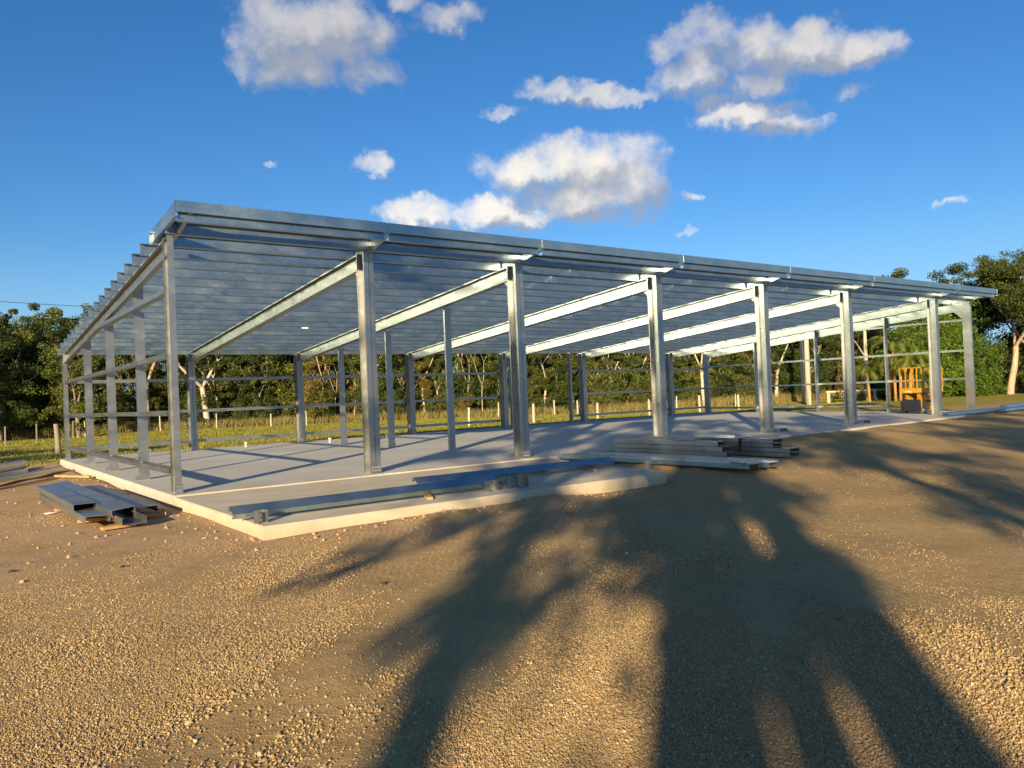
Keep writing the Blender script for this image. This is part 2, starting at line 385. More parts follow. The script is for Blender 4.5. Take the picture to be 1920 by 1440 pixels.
# ------------------------------------------------------------------ ground
def smooth01(x): x = np.clip(x, 0, 1); return x*x*(3-2*x)
rng = np.random.default_rng(7)
WV = [(rng.uniform(.4, 2.4), rng.uniform(0, 2*PI), rng.uniform(0, 2*PI)) for _ in range(26)]
def gz(x, y):
    x = np.asarray(x, float); y = np.asarray(y, float)
    z = -0.20 + .13*smooth01((x-7.3)/2.2)*smooth01((y+8)/5) + 0.015*smooth01((x-9)/6)*smooth01((y+8)/5)
    z = z - .07*smooth01((x-33)/6)
    for k, a, p in WV:
        z = z + .0045/k**.9*np.sin(k*(x*math.cos(a)+y*math.sin(a))*1.6+p)
    # soil heaped along the edge of the concrete
    z = z + .045*np.exp(-((y+5.45)/.4)**2)*smooth01((x-.8)/1.5)*smooth01((6.4-x)/2)*(1+.5*np.sin(x*3.1)+.3*np.sin(x*7.7))
    z = z + .0*x
    # lower field behind
    z = z - .06*smooth01((y-15)/2) - .38*smooth01((y-15)/9)*smooth01((66-x)/20)
    inside = (x > -.05)*(x < 32.8)*(y > -.3)*(y < 14.8)
    ap = (x > 0)*(x < 7.6)*(y > -5)*(y < 0)
    z = np.where((inside > 0) | (ap > 0), -.35, z)
    return z
def axis(lo, hi, step, far):
    a = list(np.arange(lo, hi+1e-6, step)); s = step; x = hi
    while x < far: s *= 1.28; x += s; a.append(x)
    s = step; x = lo; pre = []
    while x > -far: s *= 1.28; x -= s; pre.append(x)
    return np.array(pre[::-1]+a)
xs = axis(-9, 36, .16, 2500); ys = axis(-16, 17, .16, 2500)
X, Y = np.meshgrid(xs, ys); Z = gz(X, Y)
nv = np.stack([X.ravel(), Y.ravel(), Z.ravel()], 1)
nx, ny = len(xs), len(ys)
I = (np.arange(ny-1)[:, None]*nx + np.arange(nx-1)[None]).ravel()
fq = np.stack([I, I+1, I+1+nx, I+nx], 1)
def fast_mesh(name, v, f, m, smooth=False):
    me = bpy.data.meshes.new(name); k = f.shape[1]
    me.vertices.add(len(v)); me.vertices.foreach_set('co', v.astype(np.float32).ravel())
    me.loops.add(f.size); me.loops.foreach_set('vertex_index', f.astype(np.int32).ravel())
    me.polygons.add(len(f)); me.polygons.foreach_set('loop_start', np.arange(0, f.size, k, dtype=np.int32))
    try: me.polygons.foreach_set('loop_total', np.full(len(f), k, np.int32))
    except Exception: pass
    if smooth: me.polygons.foreach_set('use_smooth', np.ones(len(f), bool))
    me.materials.append(m); me.update(calc_edges=True); me.validate(); return me
gme = fast_mesh('ground', nv, fq, M_GROUND, True)
ga = gme.attributes.new('grav', 'FLOAT', 'POINT'); bf = band_f(nv[:, 0], nv[:, 1]); ga.data.foreach_set('value', (1/(1+np.exp(-(bf-.1)*2.4))).astype(np.float32))
g = link(bpy.data.objects.new('ground', gme)); tag(g, kind='structure')

# ------------------------------------------------------------------ concrete
L = 32.66; GX = [0, 4.025, 8.078, 13.05, 18.025, 23.01, 29.51, L]; DEP = 14.6
def poly_slab(name, pts, z0, z1, m):
    n = len(pts); v = [(x, y, z1) for x, y in pts] + [(x, y, z0) for x, y in pts]
    f = [tuple(range(n))] + [tuple(range(n, 2*n))[::-1]] + [(i, i+n, (i+1) % n+n, (i+1) % n) for i in range(n)]
    bm = bmesh.new(); vs = [bm.verts.new(q) for q in v]
    for q in f: bm.faces.new([vs[i] for i in q])
    bmesh.ops.recalc_face_normals(bm, faces=bm.faces[:])
    es = [e for e in bm.edges if all(abs(w.co.z-z1) < 1e-5 for w in e.verts)]
    bmesh.ops.bevel(bm, geom=es, offset=.012, segments=2, affect='EDGES')
    me = bpy.data.meshes.new(name); bm.to_mesh(me); bm.free(); me.materials.append(m)
    return link(bpy.data.objects.new(name, me))
tag(poly_slab('concrete_slab', [(-.14,-.45),(10.2,-.45),(12.5,-.62),(14.8,-1.25),(19.8,-1.5),(28.6,-1.35),(30.2,-.8),(32.95,-.6),(32.95,14.85),(-.14,14.85)], -.5, 0, M_SLAB), kind='structure')
tag(poly_slab('concrete_apron', [(-.14,-5.12),(7.55,-5.12),(8.4,-.47),(-.14,-.47)], -.5, -.022, M_APRON), kind='structure')

# ------------------------------------------------------------------ steel shed frame
shed = empty('shed_frame', (0, 0, 0))
tag(shed, 'open galvanised steel shed frame with skillion purlin roof standing on the concrete slab', 'shed frame')
SL = .0865; ZR = 4.745
def zr(y): return ZR - SL*y
def bolts(cx, cy, z, n, sx, sz, axis_, parent, nz=2):
    b = MB()
    for i in range(n):
        for k in range(nz):
            o = (i-(n-1)/2)*sx
            if axis_ == 'y': b.box(cx+o-.011, cx+o+.011, cy-.016, cy+.004, z+k*sz-.011, z+k*sz+.011)
            else: b.box(cx-.016, cx+.004, cy+o-.011, cy+o+.011, z+k*sz-.011, z+k*sz+.011)
    return tag(b.build('bolt_set', M_BOLT, parent), kind='stuff')
CD, CB = .35, .11
def column(X, y0, ztop_f, kind):
    """kind D double back to back, L single opening to -x, R single opening to +x"""
    b = MB(); sec = Csec(CD, CB, .028, .006)
    for sgn in ((1, -1) if kind == 'D' else ((-1,) if kind == 'L' else (1,))):
        xo = .005*sgn if kind == 'D' else (.0 if kind == 'L' else 0)
        b.prism(sec, (X+xo, y0, 0), (X+xo, y0, ztop_f), (sgn, 0, 0), (0, 1, 0))
    c = b.build('column', M_STEEL, shed)
    # base cleats: thin folded plates hugging front and rear flanges, with bolts
    w = (.12 if kind == 'D' else .07); xc = X if kind == 'D' else X + (-.055 if kind == 'L' else .055)
    cl = MB(); cl.box(xc-w, xc+w, y0-.014, y0-.006, .0, .17); cl.box(xc-w, xc+w, y0-.10, y0-.015, .0, .008)
    base = cl.build('base_cleat', M_STEEL, c)
    bolts(xc, y0-.014, .055, 4 if kind == 'D' else 2, .055, .07, 'y', c)
    return c
for i, X in enumerate(GX):
    k = 'L' if i == 0 else ('R' if i == 7 else 'D')
    xx = X + (.09 if i == 0 else (-.09 if i == 7 else 0))
    c = column(xx, -.10, ZR+.0, k)
    if i == 2:
        for z in (.22, 1.2, 2.32, 3.42):
            MB().box(xx-.108, xx-.012, -.104, -.099, z, z+.045).build('batten', M_STEEL, c)
    c2 = column(xx, DEP-CD-.02, zr(DEP)-.0, k)
    # rafter
    b = MB(); sec = Csec(CD, CB, .028, .006)
    for sgn in ((1, -1) if k == 'D' else ((-1,) if k == 'L' else (1,))):
        xo = .0015*sgn
        if k == 'D':
            P0 = (xx+xo, CD-.10+.002, zr(.25)-CD); P1 = (xx+xo, DEP-CD-.022, zr(DEP-CD)-CD)
        else:
            xo2 = -sgn*.013
            P0 = (xx+xo2, -.06, zr(-.06)-CD); P1 = (xx+xo2, DEP-.04, zr(DEP-.04)-CD-.002)
        b.prism(sec, P0, P1, (sgn, 0, 0), (0, 0, 1))
    rf = b.build('rafter', M_STEEL, shed)
    bb = MB()
    for fy in (.42, .5, 3.6, 3.68, 7.2, 7.28, 10.8, 10.88):
        for dz in (.09, .26):
            zz = zr(fy)-CD+dz
            s_ = -1
            bb.box(xx-.022, xx-.008, fy-.012, fy+.012, zz-.012, zz+.012)
    if k != 'L': tag(bb.build('bolt_set', M_BOLT, rf), kind='stuff')
    # knee plate between column and rafter
    kx = xx-.05 if k != 'R' else xx-.02
    if 0 < i:
        s = .34 if i == 7 else .2
        MB().add([(kx, .252, zr(.25)-CD-.001), (kx, .252, zr(.25)-CD-s), (kx, .252+s, zr(.25+s)-CD-.001), (kx-.006, .252, zr(.25)-CD-.001), (kx-.006, .252, zr(.25)-CD-s), (kx-.006, .252+s, zr(.25+s)-CD-.001)],
            [(0,1,2),(5,4,3),(0,3,4,1),(1,4,5,2),(2,5,3,0)]).build('knee_plate', M_STEEL, rf)
    # outrigger that carries the fascia
    ox = xx + (.0 if k == 'D' else 0); sg = -1 if k != 'R' else 1
    om = MB(); xo = ox-.04*sg
    bot = [(.62, zr(.62)+.004), (-.10, zr(-.10)+.004), (-1.02, 4.962)]; top = [(-1.02, 5.160), (-.10, zr(-.10)+.225), (.62, zr(.62)+.225)]
    def ribbon(pts, x0, x1, dz):
        for (ya, za), (yb, zb) in zip(pts[:-1], pts[1:]):
            om.add([(x0, ya, za), (x1, ya, za), (x1, yb, zb), (x0, yb, zb), (x0, ya, za+dz), (x1, ya, za+dz), (x1, yb, zb+dz), (x0, yb, zb+dz)], [(0,3,2,1),(4,5,6,7),(0,1,5,4),(1,2,6,5),(2,3,7,6),(3,0,4,7)])
    poly = bot+top; n_p = len(poly)
    om.add([(xo, y, z) for y, z in poly]+[(xo+.005, y, z) for y, z in poly], [tuple(range(n_p)), tuple(range(n_p, 2*n_p))[::-1]]+[(q, (q+1) % n_p, (q+1) % n_p+n_p, q+n_p) for q in range(n_p)])
    ribbon(bot, xo+.0055, xo+.075, .005); ribbon(top[::-1], xo+.0055, xo+.075, -.005)
    om.build('outrigger', M_STEEL, shed)

# purlins: one length per bay
PY = [-.96+.81*k for k in range(19)]
pur_me = []
for i in range(7):
    a = GX[i]-(.16 if i == 0 else 0)+.003; b = GX[i+1]+(.16 if i == 6 else 0)-.003
    d = Vector((0, math.cos(math.atan(SL)), -math.sin(math.atan(SL)))); n = Vector((0, -d.z, d.y))
    mb = MB().prism(Zsec(.229, .085, .022), (a, 0, 0), (b, 0, 0), tuple(d), tuple(n))
    o = mb.build('purlin', M_PURLIN, shed); o.location = (0, PY[0], zr(PY[0])+.002); pur_me.append(o.data)
    # first two purlins stop either side of the outriggers
    k0 = MB().prism(Zsec(.229, .085, .022), ((-.028 if i == 0 else a+.055), 0, 0), (b-.05 if i < 6 else b, 0, 0), tuple(d), tuple(n)).build('purlin', M_PURLIN, shed)
    k0.location = o.location; bpy.data.objects.remove(o); o = k0
    if i == 0:      # the two front rows stop inside the barge channel
        tmp = MB().prism(Zsec(.229, .085, .022), (-.028, 0, 0), (b, 0, 0), tuple(d), tuple(n)).build('purlin', M_PURLIN, shed); tmp.location = (0, PY[1], zr(PY[1])+.002)
    for k in range(2 if i == 0 else 1, 19):
        inst('purlin', pur_me[i], (0, PY[k], zr(PY[k])+.002), shed)
# bridging straps under the purlins at mid bay
for i in range(7):
    xm = (GX[i]+GX[i+1])/2
    if GX[i+1]-GX[i] < 3.5: continue
    for k in range(1, 18):
        y0 = PY[k]+.004; y1 = PY[k+1]-.006
        z0 = zr(y0)+.035; z1 = zr(y1)+.225
        if k == 1: bm_ = MB().bar((0, 0, 0), (0, y1-y0, z1-z0), .022, .004); o = bm_.build('bridging_strap', M_PURLIN, shed); o.location = (xm, y0, z0); bme = o.data
        else: inst('bridging_strap', bme, (xm, y0, z0), shed)
# stickers on two purlins
def on_purlin(x, k): return (x, PY[k]-.004, zr(PY[k])+.09)
for (x, k, w) in ((6.35, 13, .22),):
    p = on_purlin(x, k); o = MB().box(p[0], p[0]+w, p[1]-.004, p[1]-.001, p[2], p[2]+.08).build('sticker', M_WHITE, shed)
# eave purlins and fascia, one length per bay
for i in range(7):
    a = GX[i]+.004; b = GX[i+1]-.004
    if i == 0: a -= .14
    if i == 6: b += .14
    ye = DEP+.0
    MB().prism(Csec(.20, .075, .018, .005), (a, ye, zr(ye)-.005), (b, ye, zr(ye)-.005), (0, 1, 0), (0, 0, 1)).build('eave_purlin', M_PURLIN, shed)
    a = GX[i]+.012; b = GX[i+1]-.012
    if i == 0: a = -.085
    if i == 6: b = L+.30
    fz = 4.975
    MB().prism(Csec(.20, .060, .015, .005), (a, -1.035, fz), (b, -1.035, fz), (0, 1, 0), (0, 0, 1)).build('fascia', M_PURLIN, shed)
for i in range(1, 7):
    MB().box(GX[i]-.03, GX[i]+.03, -1.028, -1.024, 4.985, 5.165).build('splice_plate', M_STEEL, shed)
# barge channel at the near end
for xx, sg in ((-.095, 1), (L+.312, -1)):
    MB().prism(Csec(.25, .062, .018, .005), (xx, -1.045, zr(-1.03)+.06), (xx, .74, zr(.74)+.06), (sg, 0, 0), (0, 0, 1)).build('barge_channel', M_PURLIN, shed)
# end wall mullions and girts
def girt_y(x, y0, y1, z, w=.15):
    b = MB(); h = .09; t = .005; l = .018
    o = [(0,0),(0,h),(l,h),(l,h-t),(t,h-t),(t,t),(w-t,t),(w-t,h-t),(w-l,h-t),(w-l,h),(w,h),(w,0)]
    b.prism(o, (x, y0, z), (x, y1, z), (1, 0, 0), (0, 0, 1)); return b.build('girt', M_STEEL, shed)
def girt_x(y, x0, x1, z, w=.15):
    b = MB(); h = .072; t = .005; l = .018
    o = [(0,0),(0,h),(l,h),(l,h-t),(t,h-t),(t,t),(w-t,t),(w-t,h-t),(w-l,h-t),(w-l,h),(w,h),(w,0)]
    b.prism(o, (x0, y, z), (x1, y, z), (0, 1, 0), (0, 0, 1)); return b.build('girt', M_STEEL, shed)
MY = [3.6, 7.22, 10.85]
def mullion(x, y, ztop, flip=1, ydir=1):
    b = MB().prism(Csec(.20, .076, .02, .005), (x, y, 0), (x, y, ztop), (0, ydir, 0), (1, 0, 0))
    m_ = b.build('mullion', M_STEEL, shed)
    MB().box(x-.01, x+.21, y-.012, y-.004, 0, .13).build('base_cleat', M_STEEL, m_)
    return m_
for y in MY:
    mullion(.105, y, zr(y)-.02)
    MB().box(.03, .104, y+.01, y+.08, .0, .09).build('base_cleat', M_STEEL, shed)
    mullion(L-.31, y, zr(y)-.02)
    m_ = mullion(GX[2]+.115, y, zr(y)-CD-.004)
    MB().box(GX[2]+.112+.205, GX[2]+.112+.25, y-.01, y+.07, zr(y)-CD-.06, zr(y)-CD-.006).build('base_cleat', M_STEEL, m_)
for z in (.34, 1.42, 2.50, 3.70):
    y0 = .255; y1 = DEP-CD-.025 if z < 3.45 else 11.4
    if z > 3.45: y1 = 7.2
    girt_y(-.05, y0, y1, z, .15 if z > .5 else .21)
    MB().box(.02, .024, .24, .33, z-.05, z+.12).build('girt_cleat', M_STEEL, shed)
for z in (.22, 1.37, 2.60, 3.92):
    y0 = .255 if z > .5 else MY[0]
    y1 = DEP-CD-.025 if z < 3.3 else 7.22
    girt_y(L-.10, y0, y1, z)
# rear wall girts, open bay with door jambs between columns 4 and 5
for z in (.27, 1.36, 2.50):
    for i in range(7):
        a = GX[i]+.115; b = GX[i+1]-.115
        if i == 0: a = .1
        if i == 4: a = 22.25
        if i == 3 and z < .3: b = GX[4]-.2
        MB().prism(Csec(.11, .065, .016, .005), (a, DEP-.10, z), (b, DEP-.10, z), (0, 1, 0), (0, 0, 1)).build('girt', M_STEEL, shed)
for x in (18.42, 22.18):
    MB().prism(Csec(.20, .076, .02, .005), (x, DEP-.3, 0), (x, DEP-.3, zr(DEP-.3)-.0), (1 if x < 20 else -1, 0, 0), (0, 1, 0)).build('door_jamb', M_STEEL, shed)
# ------------------------------------------------------------------ small fittings on the slab
for (x, y, lab) in ((17.62, -.15, 'left steel foot bracket at the fifth front column, on the slab edge'), (18.50, -.22, 'right steel foot bracket at the fifth front column, on the slab edge'),
                    (22.55, -.30, 'left steel foot bracket at the sixth front column, on the slab edge'), (23.50, -.25, 'right steel foot bracket at the sixth front column, on the slab edge')):
    b = MB(); b.box(-.09, .09, -.07, .07, 0, .006); b.box(-.09, -.084, -.07, .07, .0065, .10); b.box(.084, .09, -.07, .07, .0065, .10); b.box(-.0835, .0835, .064, .07, .0065, .10)
    o = b.build('foot_bracket', M_STEEL); o.location = (x, y, .002); tag(o, lab, 'bracket', 'foot brackets beside the front columns')
for (x, y, lab) in ((5.76, 13.9, 'leftmost white pipe stub standing up from the slab near the rear wall'), (8.5, 12.6, 'middle white pipe stub standing up from the slab'),
                 (11.08, 13.0, 'taller of the two right white pipe stubs in the slab'), (10.85, 13.15, 'shorter of the two right white pipe stubs in the slab')):
    h = .14 if x != 10.85 else .09
    b = MB().tube([(0, 0, 0), (0, 0, h), (0, 0, h+.0005), (0, 0, h+.04)], [.05, .05, .062, .062], 14)
    o = b.build('pipe_stub', M_PVC, None, True); o.location = (x, y, 0); tag(o, lab, 'pipe', 'white pipe stubs in the slab')

# ------------------------------------------------------------------ loose steel
def section_object(name, prof, P0, P1, upvec, m, label=None, cat=None, group=None, parent=None):
    P0 = Vector(P0); P1 = Vector(P1); d = (P1-P0).normalized(); Vv = Vector(upvec); U = Vv.cross(d).normalized(); Vv = d.cross(U).normalized()
    mb = MB(); mb.prism(prof, (0, 0, 0), tuple(P1-P0), tuple(U), tuple(Vv)); o = mb.build(name, m, parent); o.location = P0
    if label: tag(o, label, cat, group)
    return o
# two long folded lengths lying on the apron, tilted on blocks so the web looks at the sky
tilt = Vector((0, .875, .484))
section_object('steel_length', Csec(.20, .075, .018, .005), (-.33, -4.48, .09), (4.12, -4.50, .10), tilt, M_PURLIN,
    'long galvanised channel lying near the front edge of the concrete apron, left of the other', 'steel length', 'channels lying on the apron')
section_object('steel_length', Csec(.20, .075, .018, .005), (3.12, -3.45, .09), (7.66, -3.62, .09), tilt, M_PURLIN,
    'long galvanised channel lying further back on the apron, its right end past the blocks', 'steel length', 'channels lying on the apron')
def u_block(loc, rz, s, lab):
    b = MB(); w, d, h = s
    b.box(-w/2, -w/2+.006, -d/2, d/2, 0, h); b.box(w/2-.006, w/2, -d/2, d/2, 0, h); b.box(-w/2+.0065, w/2-.0065, d/2-.006, d/2, 0, h)
    o = b.build('steel_bracket', M_STEEL); o.location = loc; o.rotation_euler = (0, 0, rz)
    c = MB()
    for k in range(2):
        for x in (-w/4, w/4): c.box(x-.007, x+.007, d/2-.01, d/2-.0065, .05+k*.07, .064+k*.07)
    tag(c.build('bolt_hole', M_BLACK, o), kind='stuff')
    tag(o, lab, 'bracket', 'folded steel brackets on the apron')
ZA = -.022
u_block((-.05, -4.78, ZA), .3, (.16, .10, .17), 'holed steel bracket at the left front corner of the apron')
u_block((3.86, -4.62, ZA), .15, (.22, .12, .17), 'holed steel bracket at the right end of the nearer channel')
u_block((4.22, -4.55, ZA), PI+.25, (.17, .16, .20), 'tall folded steel bracket, middle of the three on the apron')
u_block((4.48, -4.62, ZA), -.2, (.20, .14, .20), 'tall folded steel bracket, rightmost of the three on the apron')
u_block((8.35, -3.9, -.16), .4, (.14, .12, .22), 'galvanised bracket in the dirt by the right corner of the apron')
def timber(P0, P1, w, h, lab, m=None, name='timber_offcut', cat='timber'):
    P0 = Vector(P0); P1 = Vector(P1)
    mb = MB().bar((0, 0, 0), tuple(P1-P0), w, h); o = mb.build(name, m or M_TIMBER)
    bm = bmesh.new(); bm.from_mesh(o.data); bmesh.ops.bevel(bm, geom=bm.edges[:], offset=.004, segments=1, affect='EDGES'); bm.to_mesh(o.data); bm.free()
    o.location = P0; tag(o, lab, cat, 'timber offcuts and packers'); return o
timber((2.62, -4.70, ZA+.022), (2.86, -4.16, ZA+.022), .10, .044, 'orange timber packer under the nearer channel on the apron')
timber((6.9, -3.85, ZA+.022), (7.2, -3.1, ZA+.022), .09, .044, 'orange timber packer under the right end of the farther channel')
timber((3.6, -3.55, ZA+.022), (3.7, -3.05, ZA+.022), .08, .044, 'pale timber packer under the left end of the farther channel')

# stack of box-like channels on the dirt at the left
def flat_channel(P0, P1, lab, group, m=None, flip=False, d=.34, bdepth=.105, tilt_=0):
    """channel lying flat; web up unless flip. P0 is the left lower corner of the near end"""
    P0 = Vector(P0); P1 = Vector(P1); dv = (P1-P0).normalized(); W_ = Vector((-dv.y, dv.x, 0)).normalized()*-1
    prof = Csec(d, bdepth, .028, .006)
    if not flip: pr = [(b, bdepth-a) for a, b in prof]
    else: pr = [(b, a) for a, b in prof]
    mb = MB(); U = (W_*math.cos(tilt_)+Vector((0,0,1))*math.sin(tilt_)); Vv = Vector((0,0,1))*math.cos(tilt_)-W_*math.sin(tilt_)
    mb.prism(pr, (0, 0, 0), tuple(P1-P0), tuple(-U), tuple(Vv)); o = mb.build('steel_channel', m or M_STEEL); o.location = P0
    tag(o, lab, 'steel channel', group); return o
gl = 'channels stacked on the dirt at the left'
zg = -.19
flat_channel((-1.40, -1.88, zg+.06), (-1.55, 2.9, zg+.06), 'lower left channel of the stack on the dirt, open end facing the camera', gl)
flat_channel((-1.44, -.95, zg+.168), (-1.55, 3.3, zg+.182), 'channel on top at the left of the dirt stack', gl)
flat_channel((-1.01, -2.50, zg+.05), (-1.14, 3.3, zg+.05), 'lowest middle channel of the dirt stack, reaching nearest the camera', gl, flip=True)
flat_channel((-1.05, -1.95, zg+.160), (-1.28, 3.8, zg+.20), 'tilted middle channel lying on top of the dirt stack', gl, tilt_=.12)
flat_channel((-.60, -1.42, zg+.07), (-.72, 3.5, zg+.07), 'right hand channel of the dirt stack, nearest the slab edge', gl)
timber((-1.75, -1.15, zg+.028), (-.5, -1.45, zg+.028), .10, .055, 'orange timber bearer under the near end of the dirt stack')
timber((-1.85, .75, zg+.028), (-.55, .95, zg+.028), .10, .055, 'orange timber bearer under the middle of the dirt stack')
timber((-1.60, -2.35, zg+.02), (-1.12, -2.25, zg+.02), .10, .045, 'loose orange timber block in front of the dirt stack')
# second pile at the far left edge and the timber lath
g2 = 'steel lengths piled at the left edge'
for k, (a, b, w, lab, z) in enumerate([((-3.5, 8.6), (-1.12, 15.6), .3, 'flat steel length at the far side of the pile at the left edge', .0), ((-3.6, 8.0), (-1.2, 13.9), .28, 'middle steel length of the pile at the left edge', .06),
        ((-3.7, 7.4), (-1.32, 11.8), .28, 'near steel length of the pile at the left edge, white end', .0), ((-4.2, 7.0), (-1.25, 13.0), .25, 'top steel length of the pile at the left edge', .19)]):
    flat_channel((a[0], a[1], zg+.03+z), (b[0], b[1], zg+.03+z), lab, g2, d=w, bdepth=.11)
flat_channel((-3.2, 6.6, zg+.05), (-.45, 11.4, zg+.05), 'long low steel channel lying alone towards the slab corner', g2, d=.25, bdepth=.09)
timber((-2.4, 6.55, zg+.03), (-.75, 9.0, zg+.03), .07, .04, 'long thin orange timber lath on the dirt beside the slab')
timber((-.95, 8.7, zg+.075), (-.28, 7.7, zg+.05), .10, .06, 'short orange timber block across the end of the long lath')

# big delivery stack in front of the slab
gc = 'channels in the delivery stack in front of the slab'
zc = -.07
flat_channel((9.2, -6.0, zc+.03), (8.95, -.65, zc+.03), 'wide channel laid flat at the front left of the delivery stack', gc, M_PURLIN, d=.36, bdepth=.09)
flat_channel((9.63, -6.15, zc+.03), (9.36, -.75, zc+.03), 'second wide flat channel of the delivery stack, beside the front one', gc, M_PURLIN, d=.36, bdepth=.09)
flat_channel((10.05, -5.9, zc+.03), (9.78, -.7, zc+.03), 'third wide flat channel of the delivery stack, half behind the others', gc, M_PURLIN, d=.36, bdepth=.08)
n_ = ['bottom', 'middle', 'top']
for k in range(3):
    flat_channel((10.92-.02*k, -4.1+.1*k, zc+.03+.118*k), (10.86+.015*k, -.55, zc+.03+.118*k), n_[k]+' channel of the left upright bundle in the delivery stack', gc, bdepth=.106, d=.30)
for k in range(4):
    off = .45 if k > 1 else 0
    flat_channel((11.72+.02*k, -5.2+off, zc+.02+.096*k), (11.62, -.9, zc+.02+.096*k), ['lowest', 'second lowest', 'second highest', 'highest'][k]+' channel of the strapped right bundle in the delivery stack', gc, bdepth=.086, d=.36)
# straps and labels
st = MB(); st.box(11.33, 11.76, -3.93, -3.90, zc+.02, zc+.402); o = st.build('strap', M_STRAP); o.location = (0, 0, 0)
tag(o, 'black band round the right bundle of the delivery stack', 'strap')
def small_plate(loc, s, rz, m, lab, name='steel_offcut', cat='offcut'):
    b = MB(); w, d, h = s; b.box(-w/2, w/2, -d/2, d/2, 0, .005); b.box(-w/2, -w/2+.005, -d/2, d/2, .0055, h); b.box(-w/2+.0055, w/2, d/2-.005, d/2, .0055, h)
    o = b.build(name, m); o.location = loc; o.rotation_euler = (0, 0, rz); tag(o, lab, cat); return o
small_plate((11.5, -3.5, zc+.402), (.3, .4, .06), .3, M_WHITE, 'pale folded offcut lying on top of the strapped bundle')
small_plate((10.75, -2.9, zc+.377), (.26, .5, .12), .2, M_STEEL, 'grey folded offcut standing on top of the left bundle')
small_plate((11.9, -.75, .003), (.3, .3, .18), .7, M_BLUEW, 'small blue folded piece on the slab behind the stack')
small_plate((9.02, -5.75, zc+.124), (.34, .42, .02), .05, M_STEEL, 'flat grey plate across the near end of the wide channels')
small_plate((9.45, -6.0, zc+.124), (.2, .26, .012), -.1, M_WHITE, 'white delivery sheet on the near end of the second wide channel', 'paper_sheet', 'paper')

# flashings on the ground at the far right
for (a, b, z, w, lab) in (((28.0, -1.05), (33.6, -1.25), .03, .25, 'long blue-grey steel flashing lying on the slab edge at the right'),
                       ((31.6, -1.7), (42.5, -1.0), .04, .3, 'longest steel flashing running out of the picture at the right'),
                       ((34.6, -.5), (40.2, .1), .08, .25, 'rear steel flashing at the far right by the pale earth')):
    mb = MB(); d = Vector((b[0]-a[0], b[1]-a[1], 0)); n2 = Vector((-d.y, d.x, 0)).normalized()
    mb.prism([(0,0),(w,.0),(w,.12),(w-.005,.12),(w-.005,.005),(.005,.005),(.03,.10),(.025,.102)], (0,0,0), tuple(d), tuple(n2), (0,0,1))
    o = mb.build('steel_flashing', M_PURLIN); o.location = (a[0], a[1], float(gz(a[0]+2, a[1]))+z+.03); tag(o, lab, 'flashing', 'steel flashings at the right')

